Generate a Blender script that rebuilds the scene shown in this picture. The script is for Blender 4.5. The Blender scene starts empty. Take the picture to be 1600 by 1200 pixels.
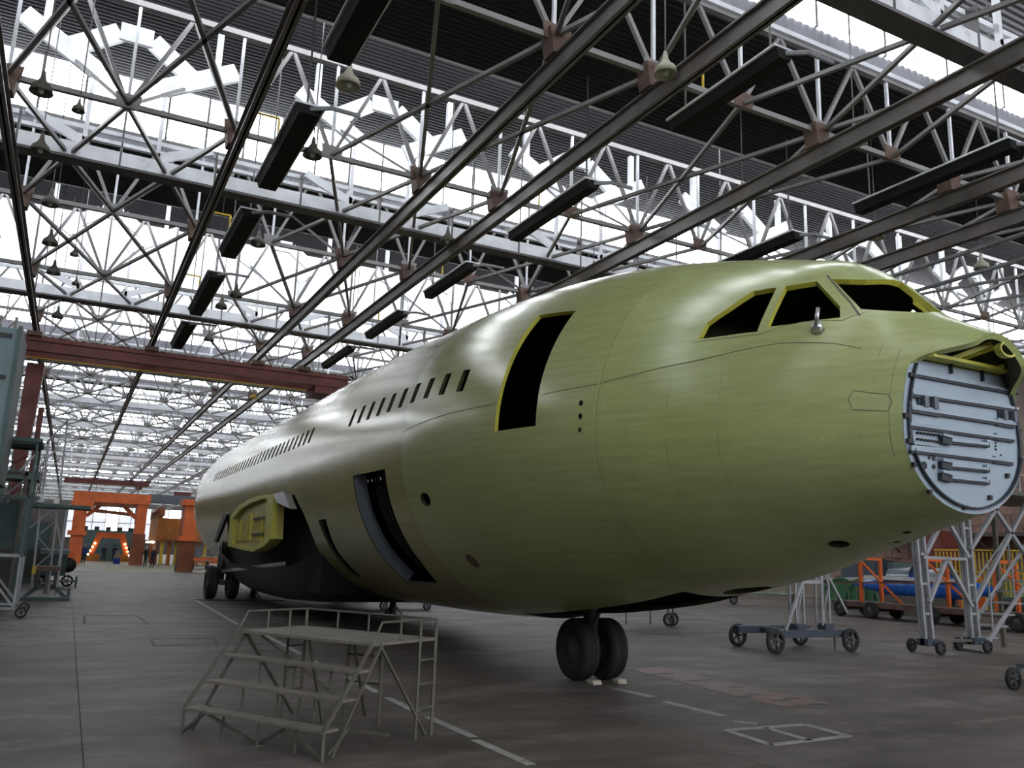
import bpy, math, random
import numpy as np
from mathutils import Vector, Matrix
from mathutils.geometry import delaunay_2d_cdt
random.seed(7)
SC = bpy.context.scene
COL = SC.collection
# ------------------------------------------------------------------ camera
W_, H_ = 1600, 1200
VPY, VPX = (105, 847), (3400, 960)
_a = np.array([VPY[0]-800, -(VPY[1]-600)], float); _b = np.array([VPX[0]-800, -(VPX[1]-600)], float)
FPX = math.sqrt(-(_a @ _b))
_Y = np.array([_a[0], _a[1], -FPX]); _Y /= np.linalg.norm(_Y)
_X = np.array([_b[0], _b[1], -FPX]); _X /= np.linalg.norm(_X)
ROT = np.stack([_X, _Y, np.cross(_X, _Y)], 0)
CAM = np.array([0, 0, 1.92])
cd = bpy.data.cameras.new('camera'); cam = bpy.data.objects.new('camera', cd); COL.objects.link(cam)
cam.matrix_world = Matrix(((*ROT[0], 0), (*ROT[1], 0), (*ROT[2], CAM[2]), (0, 0, 0, 1)))
cd.sensor_width = 36; cd.lens = FPX/1600*36; cd.clip_end = 400; cd.clip_start = .05
SC.camera = cam
def _ray(u, v):
    return ROT @ np.array([u-800, -(v-600), -FPX])
def at_z(u, v, z): d = _ray(u, v); return CAM+d*((z-CAM[2])/d[2])
def at_y(u, v, y): d = _ray(u, v); return CAM+d*(y/d[1])
def at_x(u, v, x): d = _ray(u, v); return CAM+d*(x/d[0])
# ------------------------------------------------------------------ world and exposure
wd = bpy.data.worlds.new('overcast_sky'); SC.world = wd; wd.use_nodes = True
wd.node_tree.nodes['Background'].inputs[0].default_value = (.85, .92, 1, 1)
wd.node_tree.nodes['Background'].inputs[1].default_value = .6
SC.view_settings.view_transform = 'Standard'; SC.view_settings.look = 'None'
SC.view_settings.exposure = -0.1; SC.view_settings.gamma = 1.0
GLAZE = 9.0      # daylight coming through the clerestory glass
# ------------------------------------------------------------------ materials
MATS = {}
def mat(name, col, rough=.6, metal=0, var=.12, scale=3.0, bump=0, bscale=40, emit=0, spec=.5, coord='Object', rand=0, stretch=None, dirt=None):
    m = bpy.data.materials.new(name); m.use_nodes = True
    nt = m.node_tree; N, L = nt.nodes, nt.links; p = N['Principled BSDF']
    p.inputs['Roughness'].default_value = rough; p.inputs['Metallic'].default_value = metal
    p.inputs['Specular IOR Level'].default_value = spec
    if coord == 'World':
        tc = N.new('ShaderNodeNewGeometry'); src = tc.outputs['Position']
    else:
        tc = N.new('ShaderNodeTexCoord'); src = tc.outputs['Object']
    if stretch:
        mp = N.new('ShaderNodeMapping'); mp.inputs['Scale'].default_value = stretch
        L.new(src, mp.inputs['Vector']); src = mp.outputs['Vector']
    nz = N.new('ShaderNodeTexNoise'); nz.inputs['Scale'].default_value = scale; nz.inputs['Detail'].default_value = 5
    L.new(src, nz.inputs['Vector'])
    cr = N.new('ShaderNodeValToRGB'); cr.color_ramp.elements[0].position = .3; cr.color_ramp.elements[1].position = .7
    lo = tuple(max(0, c*(1-var)) for c in col); hi = tuple(min(1, c*(1+var)) for c in col)
    cr.color_ramp.elements[0].color = (*lo, 1); cr.color_ramp.elements[1].color = (*hi, 1)
    L.new(nz.outputs['Fac'], cr.inputs['Fac']); out = cr.outputs['Color']
    if dirt:
        n2 = N.new('ShaderNodeTexNoise'); n2.inputs['Scale'].default_value = dirt[1]; n2.inputs['Detail'].default_value = 8; n2.inputs['Roughness'].default_value = .7
        L.new(src, n2.inputs['Vector'])
        r2 = N.new('ShaderNodeMapRange'); r2.inputs[1].default_value = dirt[2]; r2.inputs[2].default_value = dirt[3]
        L.new(n2.outputs['Fac'], r2.inputs[0])
        mx = N.new('ShaderNodeMixRGB'); mx.inputs[2].default_value = (*dirt[0], 1)
        L.new(r2.outputs[0], mx.inputs[0]); L.new(out, mx.inputs[1]); out = mx.outputs[0]
    if rand:
        oi = N.new('ShaderNodeObjectInfo'); hs = N.new('ShaderNodeHueSaturation')
        mr = N.new('ShaderNodeMapRange'); mr.inputs[3].default_value = 1-rand; mr.inputs[4].default_value = 1+rand
        L.new(oi.outputs['Random'], mr.inputs[0]); L.new(mr.outputs[0], hs.inputs['Value']); L.new(out, hs.inputs['Color']); out = hs.outputs['Color']
    L.new(out, p.inputs['Base Color'])
    if bump:
        nb = N.new('ShaderNodeTexNoise'); nb.inputs['Scale'].default_value = bscale; L.new(src, nb.inputs['Vector'])
        bp = N.new('ShaderNodeBump'); bp.inputs['Strength'].default_value = bump; bp.inputs['Distance'].default_value = .02
        L.new(nb.outputs['Fac'], bp.inputs['Height']); L.new(bp.outputs[0], p.inputs['Normal'])
    if emit:
        L.new(out, p.inputs['Emission Color']); p.inputs['Emission Strength'].default_value = emit
    MATS[name] = m
    return m
def skin_mat(name, a, b):
    """zinc-chromate primer with tone patches and faint brushed streaks"""
    m = bpy.data.materials.new(name); m.use_nodes = True
    nt = m.node_tree; N, L = nt.nodes, nt.links; p = N['Principled BSDF']
    g = N.new('ShaderNodeNewGeometry'); mp = N.new('ShaderNodeMapping'); mp.inputs['Scale'].default_value = (.5, .35, .5)
    L.new(g.outputs['Position'], mp.inputs['Vector'])
    nz = N.new('ShaderNodeTexNoise'); nz.inputs['Scale'].default_value = 1.0; nz.inputs['Detail'].default_value = 3
    L.new(mp.outputs[0], nz.inputs['Vector'])
    m2 = N.new('ShaderNodeMapping'); m2.inputs['Scale'].default_value = (4, .6, 14); L.new(g.outputs['Position'], m2.inputs['Vector'])
    n2 = N.new('ShaderNodeTexNoise'); n2.inputs['Scale'].default_value = 1.3; n2.inputs['Detail'].default_value = 6; L.new(m2.outputs[0], n2.inputs['Vector'])
    mx = N.new('ShaderNodeMixRGB'); mx.inputs[1].default_value = (*a, 1); mx.inputs[2].default_value = (*b, 1)
    r1 = N.new('ShaderNodeMapRange'); r1.inputs[1].default_value = .35; r1.inputs[2].default_value = .65; L.new(nz.outputs['Fac'], r1.inputs[0]); L.new(r1.outputs[0], mx.inputs[0])
    hs = N.new('ShaderNodeHueSaturation'); r2 = N.new('ShaderNodeMapRange'); r2.inputs[1].default_value = .3; r2.inputs[2].default_value = .7; r2.inputs[3].default_value = .9; r2.inputs[4].default_value = 1.08
    L.new(n2.outputs['Fac'], r2.inputs[0]); L.new(r2.outputs[0], hs.inputs['Value']); L.new(mx.outputs[0], hs.inputs['Color'])
    L.new(hs.outputs[0], p.inputs['Base Color'])
    p.inputs['Roughness'].default_value = .22; p.inputs['Specular IOR Level'].default_value = .95
    n3 = N.new('ShaderNodeTexNoise'); n3.inputs['Scale'].default_value = .9; n3.inputs['Detail'].default_value = 2; L.new(g.outputs['Position'], n3.inputs['Vector'])
    bp = N.new('ShaderNodeBump'); bp.inputs['Strength'].default_value = .16; bp.inputs['Distance'].default_value = .06
    L.new(n3.outputs['Fac'], bp.inputs['Height']); L.new(bp.outputs[0], p.inputs['Normal'])
    MATS[name] = m
    return m
def glow(name, col, s, var=0.0):
    m = bpy.data.materials.new(name); m.use_nodes = True; nt = m.node_tree
    p = nt.nodes['Principled BSDF']; p.inputs['Base Color'].default_value = (*col, 1)
    p.inputs['Emission Color'].default_value = (*col, 1); p.inputs['Emission Strength'].default_value = s
    if var:
        nz = nt.nodes.new('ShaderNodeTexNoise'); nz.inputs['Scale'].default_value = .4
        g = nt.nodes.new('ShaderNodeNewGeometry'); nt.links.new(g.outputs['Position'], nz.inputs['Vector'])
        r = nt.nodes.new('ShaderNodeMapRange'); r.inputs[3].default_value = s*(1-var); r.inputs[4].default_value = s*(1+var)
        nt.links.new(nz.outputs['Fac'], r.inputs[0]); nt.links.new(r.outputs[0], p.inputs['Emission Strength'])
    MATS[name] = m; return m
glow('sky_glass', (.93, .96, 1.0), GLAZE)
glow('sky_glass_back', (.95, .96, 1.0), 3.6)  # weaker glow for the unseen windows behind the camera
glow('milky_glass', (.86, .90, .95), .62, .2)
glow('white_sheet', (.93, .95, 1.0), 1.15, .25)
mat('floor', (.102, .088, .078), .62, spec=.3, var=.30, scale=.8, coord='World', bump=.2, bscale=9, dirt=((.185, .168, .155), 1.0, .48, .68), rand=.18, stretch=(.55, 1.1, 1))
mat('floor_far', (.17, .16, .10), .6, var=.15, scale=.5, coord='World')
mat('joint', (.10, .09, .08), .9)
mat('paint_white', (.36, .36, .34), .7, var=.25, scale=6, coord='World')
mat('red_plate', (.20, .125, .115), .6, var=.25, scale=3, coord='World')
mat('white_steel', (.74, .76, .80), .55, var=.14, scale=2, coord='World', dirt=((.25, .22, .20), 1.5, .6, .85))
mat('grey_steel', (.24, .235, .235), .5, var=.2, scale=2, coord='World', dirt=((.16, .12, .10), 2, .55, .8))
mat('dark_steel', (.10, .095, .10), .55, var=.25, scale=2, coord='World')
mat('rail_steel', (.17, .155, .15), .5, var=.25, scale=1.5, coord='World', dirt=((.14, .09, .07), 1.2, .5, .8))
mat('rust_steel', (.135, .085, .065), .75, var=.3, scale=3, coord='World')
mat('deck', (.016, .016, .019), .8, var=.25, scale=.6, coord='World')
mat('spandrel', (.30, .30, .33), .7, var=.2, scale=1, coord='World')
mat('black', (.012, .012, .015), .5)
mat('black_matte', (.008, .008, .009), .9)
mat('bay_dark', (.02, .02, .018), .8)
mat('red_steel', (.14, .032, .024), .55, var=.25, scale=2, coord='World')
mat('orange', (.66, .13, .02), .5, var=.2, scale=1.2, coord='World')
mat('orange_dark', (.45, .16, .02), .6, var=.3, scale=1, coord='World')
mat('orange_brown', (.20, .06, .02), .7, var=.3, scale=1, coord='World')
mat('yellow', (.60, .42, .03), .5)
mat('yellow_primer', (.52, .50, .07), .45, var=.12)
mat('yellow_rib', (.42, .37, .09), .5, var=.15)
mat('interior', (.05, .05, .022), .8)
mat('cargo_liner', (.13, .15, .18), .6)
mat('bulkhead', (.36, .44, .52), .5, var=.05, scale=2)
mat('bulkhead_trim', (.02, .03, .045), .5)
mat('olive_dark', (.022, .027, .015), .5)
mat('silver', (.55, .56, .58), .3, metal=.8)
mat('tire', (.018, .018, .02), .75)
mat('hub', (.09, .09, .09), .5, metal=.3)
mat('stand_steel', (.115, .108, .09), .55, var=.2, scale=5)
mat('stand_board', (.20, .185, .155), .7, var=.2, scale=4, dirt=((.12, .10, .08), 4, .55, .7))
mat('ladder_grey', (.30, .31, .33), .45, var=.12, scale=3)
mat('trestle_blue', (.05, .065, .09), .5)
mat('teal', (.15, .22, .23), .55, var=.15, scale=1)
mat('teal_dark', (.06, .10, .10), .6, var=.2, scale=1)
mat('green', (.05, .19, .09), .55, var=.2)
mat('green_light', (.17, .26, .15), .6, var=.2)
mat('blue', (.02, .14, .60), .25, var=.1)
mat('white_paint', (.62, .64, .64), .35)
mat('canopy', (.20, .25, .28), .08, spec=.8)
mat('brick', (.28, .17, .14), .85, var=.2, scale=4, coord='World', rand=.18)
mat('mortar', (.26, .21, .19), .9)
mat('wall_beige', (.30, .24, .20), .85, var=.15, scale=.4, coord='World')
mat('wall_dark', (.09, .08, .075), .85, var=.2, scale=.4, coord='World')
mat('lamp_cream', (.50, .48, .38), .5)
mat('skin', (.42, .26, .19), .6); mat('hair_pale', (.45, .43, .38), .8); mat('hair_dark', (.03, .025, .02), .8)
mat('cloth_blue', (.02, .05, .32), .8); mat('cloth_navy', (.012, .018, .05), .8); mat('cloth_dark', (.02, .022, .028), .8)
glow('bulb', (1, .86, .6), 14)
skin_mat('skin_nose', (.385, .450, .170), (.425, .475, .205))
skin_mat('skin_forward', (.410, .430, .185), (.390, .425, .170))
skin_mat('skin_mid', (.340, .320, .130), (.370, .345, .145))
mat('seam', (.15, .16, .07), .6)
# ------------------------------------------------------------------ mesh helpers
OFF = {}
class MB:
    def __init__(s): s.v = []; s.f = []; s.m = []; s.mi = 0
    def add(s, vs, fs):
        n = len(s.v); s.v += [tuple(map(float, q)) for q in vs]; s.f += [tuple(i+n for i in f) for f in fs]; s.m += [s.mi]*len(fs); return s
    def box(s, lo, hi):
        x0, y0, z0 = lo; x1, y1, z1 = hi
        return s.add([(x0,y0,z0),(x1,y0,z0),(x1,y1,z0),(x0,y1,z0),(x0,y0,z1),(x1,y0,z1),(x1,y1,z1),(x0,y1,z1)],
                     [(3,2,1,0),(4,5,6,7),(0,1,5,4),(1,2,6,5),(2,3,7,6),(3,0,4,7)])
    def beam(s, a, b, w, h=None, up=(0,0,1)):
        h = h or w; a = Vector(a); b = Vector(b); d = (b-a).normalized(); u = Vector(up)
        if abs(d.dot(u)) > .98: u = Vector((0,1,0)) if abs(d.y) < .9 else Vector((1,0,0))
        x = d.cross(u).normalized(); z = x.cross(d)
        q = [x*(-w/2)+z*(-h/2), x*(w/2)+z*(-h/2), x*(w/2)+z*(h/2), x*(-w/2)+z*(h/2)]
        return s.add([a+i for i in q]+[b+i for i in q], [(0,1,2,3),(7,6,5,4),(0,4,5,1),(1,5,6,2),(2,6,7,3),(3,7,4,0)])
    def ibeam(s, a, b, w, h, t=.03):
        a = Vector(a); b = Vector(b); z = Vector((0,0,1))
        s.beam(a+z*(h/2-t/2), b+z*(h/2-t/2), w, t); s.beam(a-z*(h/2-t/2), b-z*(h/2-t/2), w, t); return s.beam(a, b, t, h)
    def tube(s, a, b, r, n=8, r2=None):
        r2 = r if r2 is None else r2; a = Vector(a); b = Vector(b); d = (b-a).normalized(); u = Vector((0,0,1)) if abs(d.z) < .9 else Vector((1,0,0))
        x = d.cross(u).normalized(); y = d.cross(x)
        va = [a+(x*math.cos(2*math.pi*i/n)+y*math.sin(2*math.pi*i/n))*r for i in range(n)]
        vb = [b+(x*math.cos(2*math.pi*i/n)+y*math.sin(2*math.pi*i/n))*r2 for i in range(n)]
        return s.add(va+vb, [(i,(i+1)%n,(i+1)%n+n,i+n) for i in range(n)]+[tuple(range(n-1,-1,-1)), tuple(range(n,2*n))])
    def pipe(s, pts, r, n=6):
        for a, b in zip(pts[:-1], pts[1:]): s.tube(a, b, r, n)
        return s
    def lathe(s, prof, o, axis='z', n=16):
        vs = []
        for r, h in prof:
            for i in range(n):
                c, q = math.cos(2*math.pi*i/n)*r, math.sin(2*math.pi*i/n)*r
                vs.append({'z': (o[0]+c, o[1]+q, o[2]+h), 'x': (o[0]+h, o[1]+c, o[2]+q), 'y': (o[0]+q, o[1]+h, o[2]+c)}[axis])
        fs = []
        for j in range(len(prof)-1):
            for i in range(n): fs.append((j*n+i, j*n+(i+1)%n, (j+1)*n+(i+1)%n, (j+1)*n+i))
        return s.add(vs, fs)
    def prism(s, poly, ax, lo, hi):
        """extrude a polygon along axis ax; the polygon is given in the other two axes"""
        n = len(poly)
        def P(p, t): return {'x': (t, p[0], p[1]), 'y': (p[0], t, p[1]), 'z': (p[0], p[1], t)}[ax]
        return s.add([P(p, lo) for p in poly]+[P(p, hi) for p in poly],
                     [tuple(range(n-1,-1,-1)), tuple(range(n,2*n))]+[(i,(i+1)%n,(i+1)%n+n,i+n) for i in range(n)])
    def build(s, name, m, parent=None, smooth=False, loc=None):
        o3 = Vector(OFF.get(parent.name, (0,0,0))) if parent else Vector(loc or (0,0,0))
        me = bpy.data.meshes.new(name); me.from_pydata([(a-o3.x, b-o3.y, c-o3.z) for a,b,c in s.v], [], s.f)
        ms = m if isinstance(m, (list, tuple)) else [m]
        for q in ms: me.materials.append(MATS[q])
        if len(ms) > 1: me.polygons.foreach_set('material_index', s.m)
        if smooth: me.polygons.foreach_set('use_smooth', [True]*len(s.f))
        me.update()
        o = bpy.data.objects.new(name, me); COL.objects.link(o)
        if parent: o.parent = parent
        else: o.location = o3
        OFF[o.name] = tuple(o3)
        return o
def root(name, label, cat, loc=(0,0,0), group=None):
    o = bpy.data.objects.new(name, None); COL.objects.link(o); o.location = loc; o.empty_display_size = .2
    OFF[o.name] = tuple(loc); o['label'] = label; o['category'] = cat
    if group: o['group'] = group
    return o
def tag(o, label, cat, group=None):
    o['label'] = label; o['category'] = cat
    if group: o['group'] = group
    return o
def struct(o): o['kind'] = 'structure'; return o
def stuff(o): o['kind'] = 'stuff'; return o
def inst(mesh, name, loc, parent, rot=None):
    o = bpy.data.objects.new(name, mesh); COL.objects.link(o); o.parent = parent
    po = OFF[parent.name]; o.location = (loc[0]-po[0], loc[1]-po[1], loc[2]-po[2])
    if rot: o.rotation_euler = rot
    return o
def copy_tree(o, parent=None, dl=(0,0,0)):
    c = o.copy(); COL.objects.link(c); c.parent = parent
    if parent is None: c.location = Vector(o.location)+Vector(dl)
    for ch in list(o.children): copy_tree(ch, c)
    return c
def B(lo, hi): return MB().box(lo, hi)
ORD = ['first','second','third','fourth','fifth','sixth','seventh','eighth','ninth','tenth','eleventh','twelfth','thirteenth','fourteenth','fifteenth','sixteenth','seventeenth','eighteenth','nineteenth','twentieth']+['twenty-'+w for w in 'first second third fourth fifth sixth seventh eighth ninth'.split()]+['thirtieth','thirty-first','thirty-second','thirty-third','thirty-fourth']
#==SETTING==
# ------------------------------------------------------------------ floor
XL, XR, YB, YF = -14, 46, -26, 200
fl = struct(MB().box((XL,YB,-.3),(XR,YF,-.012)).build('floor', 'joint'))
sl = MB().box((-2.994,-2.994,-.012),(2.994,2.994,0)); slab0 = sl.build('slab', 'floor', fl); me_slab = slab0.data
x_ofs = 2.86-.1   # a joint of the slab grid runs along the aisle left of the step platform
first = True
ns = 0
for iy in range(-5, 12):
    for ix in range(-3, 8):
        x, y = -2.63+6*ix, -1.5+6*iy
        if y > 64.5: continue
        if first: slab0.location = (x,y,0); first = False
        else: inst(me_slab, 'slab', (x,y,0), fl)
B((XL,67.45,-.012),(XR,YF,0)).build('slab', 'floor_far', fl)
# painted marks, hatches and plates on the floor
def strip(u0, v0, u1, v1, w, name='line_dash', m='paint_white'):
    a, b = at_z(u0,v0,0), at_z(u1,v1,0); d = (b-a)/np.linalg.norm(b-a); n = np.array([-d[1], d[0], 0])*w/2
    q = MB().prism([tuple((a+n)[:2]),tuple((a-n)[:2]),tuple((b-n)[:2]),tuple((b+n)[:2])], 'z', 0, .003)
    return q
gl = root('guide_line', 'dashed white guide line painted along the floor under the step platform', 'line', (4.2, 9, 0))
for a in [(301,935,372,976),(410,990,470,1022),(487,1032,520,1048),(540,1057,590,1082),(605,1090,650,1112),(668,1120,740,1152),(742,1156,830,1195)]:
    strip(*a, .11).build('line_dash', 'paint_white', gl)
gl = root('guide_line', 'short white floor dashes beside the nose wheels', 'line', (7.8, 10, 0))
for a in [(960,1076,1020,1089),(1037,1096,1130,1119)]: strip(*a, .17).build('line_dash', 'paint_white', gl)
bx = root('floor_box_mark', 'white painted double box on the floor below the nose', 'marking', (7.8, 7.8, 0))
for a in [(1135,1141,1258,1132),(1258,1132,1326,1150),(1326,1150,1205,1164),(1205,1164,1135,1141),(1196,1137,1266,1157)]: strip(*a, .115).build('line', 'paint_white', bx)
strip(1146,1127,1184,1131,.09).build('line_dash', 'paint_white', bx)
for pts, lab in [([(985,1046),(1030,1042),(1178,1075),(1130,1083)], 'dull red floor plate behind the nose wheels, nearer them'), ([(1130,1083),(1178,1075),(1300,1100),(1225,1104)], 'dull red floor plate farther from the nose wheels')]:
    c = at_z(*pts[0], 0); pr = root('floor_plate', lab, 'plate', tuple(c), 'red plates let into the floor')
    MB().prism([tuple(at_z(u,v,0)[:2]) for u,v in pts], 'z', 0, .004).build('plate', 'red_plate', pr)
    for k in range(5):
        t = .15+.17*k; a = np.array(pts[0])*(1-t)+np.array(pts[2])*t; q = at_z(a[0]+6*(-1)**k, a[1]+3*(-1)**k, .004)
        B((q[0]-.13,q[1]-.05,.004),(q[0]+.13,q[1]+.05,.007)).build('slot', 'black', pr)
for pts, lab in [([(132,962),(214,962),(232,975),(132,975)], 'rectangular floor hatch outline in the aisle, farther one'), ([(236,999),(334,997),(341,1007),(241,1009)], 'rectangular floor hatch outline nearer the step platform')]:
    c = at_z(*pts[0],0); hr = root('floor_hatch', lab, 'hatch', tuple(c), 'hatches in the aisle floor')
    P = [at_z(u,v,0) for u,v in pts]
    for i in range(4):
        a, b = P[i], P[(i+1)%4]; MB().beam((a[0],a[1],.002),(b[0],b[1],.002),.06,.006).build('edge', 'joint', hr)
# ------------------------------------------------------------------ roof geometry
YG0, P_ = 10.65, 12.0
LOW = 5.0        # low roof strip before each raised lantern
def zdeck(y):
    t = (y-YG0) % P_; return 12.62 if t < LOW else (14.35 if YG0+P_ < y < YG0+2*P_ else 14.0)
KS = list(range(-3, 17))
mx0, mx1 = XL, XR
def corrugated(y0, y1, z):
    n = int((y1-y0)/.0375); vs = []; fs = []
    for i in range(n+1):
        y = y0+(y1-y0)*i/n; zz = z+(.028 if (i//2) % 2 else 0); vs += [(mx0,y,zz),(mx1,y,zz)]
        if i: fs.append((2*i-2,2*i-1,2*i+1,2*i))
    return MB().add(vs, fs)
for k in KS:      # each bay: a low strip of roof, then a raised lantern
    y0 = YG0+P_*(k-1)+.12; yl = y0+LOW-.12; y1 = YG0+P_*k; top = 14.0 if k != 2 else 14.35
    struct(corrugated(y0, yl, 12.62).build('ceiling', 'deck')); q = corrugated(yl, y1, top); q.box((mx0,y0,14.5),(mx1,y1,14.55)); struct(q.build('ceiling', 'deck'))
    wn = bpy.data.objects.new('window_%d' % (k+30), None); COL.objects.link(wn); wn.location = (16,yl,12.7); OFF[wn.name] = (16,yl,12.7); wn['kind'] = 'structure'  # near-side glazing, out of view, added to light the girder fronts
    q = MB()
    for x in range(int(mx0), int(mx1)): q.box((x+.03,yl-.02,12.72),(x+.97,yl,top-.04))
    stuff(q.build('pane_row', 'sky_glass', wn)); B((mx0,yl-.05,12.62),(mx1,yl+.05,12.72)).build('sill','white_steel',wn)
def glazing(k):
    y = YG0+P_*k
    zb, zt = (12.5, 13.98)
    wn = bpy.data.objects.new('window_%d' % (k+4), None); COL.objects.link(wn); wn.location = (16,y,zb); OFF[wn.name] = (16,y,zb); wn['kind'] = 'structure'
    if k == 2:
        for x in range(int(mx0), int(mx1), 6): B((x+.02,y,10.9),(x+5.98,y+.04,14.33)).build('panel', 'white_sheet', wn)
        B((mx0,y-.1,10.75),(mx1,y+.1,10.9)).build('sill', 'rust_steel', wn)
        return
    if 0 <= k <= 3:
        me = MB().box((-7.97,y,zb),(-7.03,y+.02,zt)).build('pane', 'sky_glass', wn).data
        for x in range(-7, int(mx1)): inst(me, 'pane', (16+x+8,y,zb), wn)
        B((mx0,y,zb),(-8.03,y+.02,zt)).build('pane', 'sky_glass', wn)
    else:
        q = MB()
        for x in range(int(mx0), int(mx1)): q.box((x+.03,y,zb),(x+.97,y+.02,zt))
        stuff(q.build('pane_row', 'sky_glass', wn))
    q = MB()
    for x in range(int(mx0), int(mx1), 2): q.box((x-.03,y-.05,zb),(x+.03,y+.05,zt))
    stuff(q.build('mullions', 'grey_steel', wn))
    q = MB()      # corrugated spandrel under the glass
    n = int((mx1-mx0)/.1); vs = []; fs = []
    for i in range(n+1):
        x = mx0+i*.1; yy = y+(.03 if i % 2 else 0)
        vs += [(x,yy,12.08),(x,yy,12.5)]
        if i: fs.append((2*i-2,2*i,2*i+1,2*i-1))
    q.add(vs, fs).build('spandrel', 'spandrel', wn)
    B((mx0,y-.12,11.98),(mx1,y+.02,12.08)).build('sill', 'white_steel', wn)
for k in KS: glazing(k)
# ------------------------------------------------------------------ lattice trusses (node rows every 6 m)
rows = [YG0-6+6*j for j in range(-1, 32)]
def truss(j, y):
    fine = 4 < y < 24
    glz = abs(((y-YG0) % P_)) < .1
    ztop = 11.95 if glz else 12.4
    near = ORD[j]
    t = root('lattice_truss', f'grey steel lattice roof truss, {near} of the rows counted from the camera', 'truss', (0,y,10.2), 'lattice trusses across the hangar roof')
    x0, x1 = (-8, 34) if y < 40 else (-6, 40)
    B((x0,y-.05,10.15),(x1,y+.05,10.25)).build('bottom_chord', 'grey_steel', t)
    B((x0,y-.06,ztop-.06),(x1,y+.06,ztop+.06)).build('top_chord', 'grey_steel', t)
    xs = range(x0, x1+1, 2); big = None if fine else MB()
    def put(a, b, w, name, m):
        if fine: MB().beam(a, b, w).build(name, m, t)
        else: big.beam(a, b, w)
    for x in xs:
        for s in (-1, 1): put((x,y,10.2),(x+s,y,ztop),.075,'diagonal','grey_steel')
        put((x,y,10.2),(x,y,ztop),.06,'vertical','white_steel')
        if fine:
            MB().prism([(x-.2,10.12),(x+.2,10.12),(x+.24,10.42),(x-.24,10.42)],'y',y-.07,y-.05).build('gusset','rust_steel' if x % 4 == 2 else 'grey_steel',t)
        else: big.prism([(x-.2,10.12),(x+.2,10.12),(x+.24,10.42),(x-.24,10.42)],'y',y-.07,y-.05)
        if x % 6 == 0 and y < 80:
            for s in (-1, 1):
                put((x,y,10.2),(x+2*s,y+5.9,10.2),.075,'brace','grey_steel')
                put((x+2*s,y+.06,10.2),(x,y+5.9,10.2),.075,'brace','grey_steel')
                put((x,y,10.2),(x+1.2*s,y+3,min(zdeck(y+3),12.6)-.1),.06,'strut','grey_steel')
    if not fine: stuff(big.build('web_members', 'grey_steel', t))
for j, y in enumerate(rows): truss(j, y)
# ------------------------------------------------------------------ white plate girders with chevron frames
def girder(j, y, fine):
    t = root('plate_girder', f'white painted roof girder with chevron plates, {ORD[j]} from the camera', 'girder', (0,y,10.08), 'white girders across the hangar roof')
    if fine:
        for x in range(-8, 36, 2):
            w = .0
            B((x+.015,y-.12,10.08),(x+1.985,y+.12,10.43)).build('plate', 'white_steel', t)
            MB().box((x-.02,y-.135,10.06),(x+.02,y+.1,10.95)).build('strap', 'dark_steel', t)
        B((-8,y+.05,10.86),(36,y+.13,10.96)).build('upper_rail', 'white_steel', t)
        B((-8,y-.2,10.02),(36,y+.2,10.08)).build('flange', 'dark_steel', t)
    else:
        q = MB().box((-6,y-.12,10.08),(40,y+.12,10.43)); q.build('plate', 'white_steel', t)
        MB().box((-6,y+.05,10.86),(40,y+.13,10.96)).build('upper_rail', 'white_steel', t)
    for i in range(-1, 6 if fine else 7):
        c = 6*i
        segs = [((c-2.25,13.15),(c-.6,12.2)),((c+.6,12.2),(c+2.25,13.15)),((c-1.35,12.7),(c-.35,13.42)),((c-.35,13.42),(c+.35,13.42)),((c+.35,13.42),(c+1.35,12.7))]
        q = None if fine else MB()
        for n_, ((a, za), (b, zb)) in enumerate(segs):
            yo = y+(.0 if n_ < 2 else .07 if n_ == 3 else .135)
            if fine: MB().beam((a,yo,za),(b,yo,zb),.12,.42,up=(0,0,1)).build('chevron_plate','white_steel',t)
            else: q.beam((a,yo,za),(b,yo,zb),.12,.42,up=(0,0,1))
        for s in (-1, 1):
            if fine:
                MB().beam((c+s*.75,y,10.43),(c+s*.75,y,12.3),.09).build('post','white_steel',t)
                MB().beam((c+s*1.8,y,12.9),(c+s*1.8,y,zdeck(y)),.14).build('post','white_steel',t)
                MB().beam((c+s*.7,y,10.5),(c+s*1.9,y,11.0),.09,.2).build('knee','white_steel',t)
            else:
                q.beam((c+s*.75,y,10.43),(c+s*.75,y,12.3),.09); q.beam((c+s*1.8,y,12.9),(c+s*1.8,y,zdeck(y)),.14)
        if q: stuff(q.build('chevron_frame', 'white_steel', t))
gy = [YG0-3.15+P_*k for k in range(0, 16)]
for j, y in enumerate(gy): girder(j, y, y < 46)
# ------------------------------------------------------------------ rails along the hangar, hung from the trusses
def rail(x, lab, w=.16, h=.36, z=9.7):
    t = root('crane_rail', lab, 'rail', (x,10,z), 'crane rails under the roof')
    MB().ibeam((x,2,z),(x,196,z),w,h,.035).build('i_beam', 'rail_steel', t)
    hm = None
    for y in rows[1:9]:
        if hm is None:
            o = MB().prism([(x-.13,9.86),(x+.13,9.86),(x+.2,10.3),(x-.2,10.3)],'y',y-.16,y+.16).build('hanger','rust_steel',t); hm = o.data; y0 = y
        else: inst(hm, 'hanger', (x,10+y-y0,z), t)
names = ['leftmost crane rail, over the left edge of the aisle','second crane rail from the left, above the aisle','third crane rail from the left, above the fuselage window row','fourth crane rail from the left, crossing above the passenger door','fifth crane rail from the left, above the cockpit roof','sixth crane rail from the left, right of the cockpit','rightmost crane rail running down behind the cockpit']
for x, lab in zip([-2,2,6.05,7.95,11.9,15.8,17.8], names): rail(x, 'grey steel '+lab)
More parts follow.
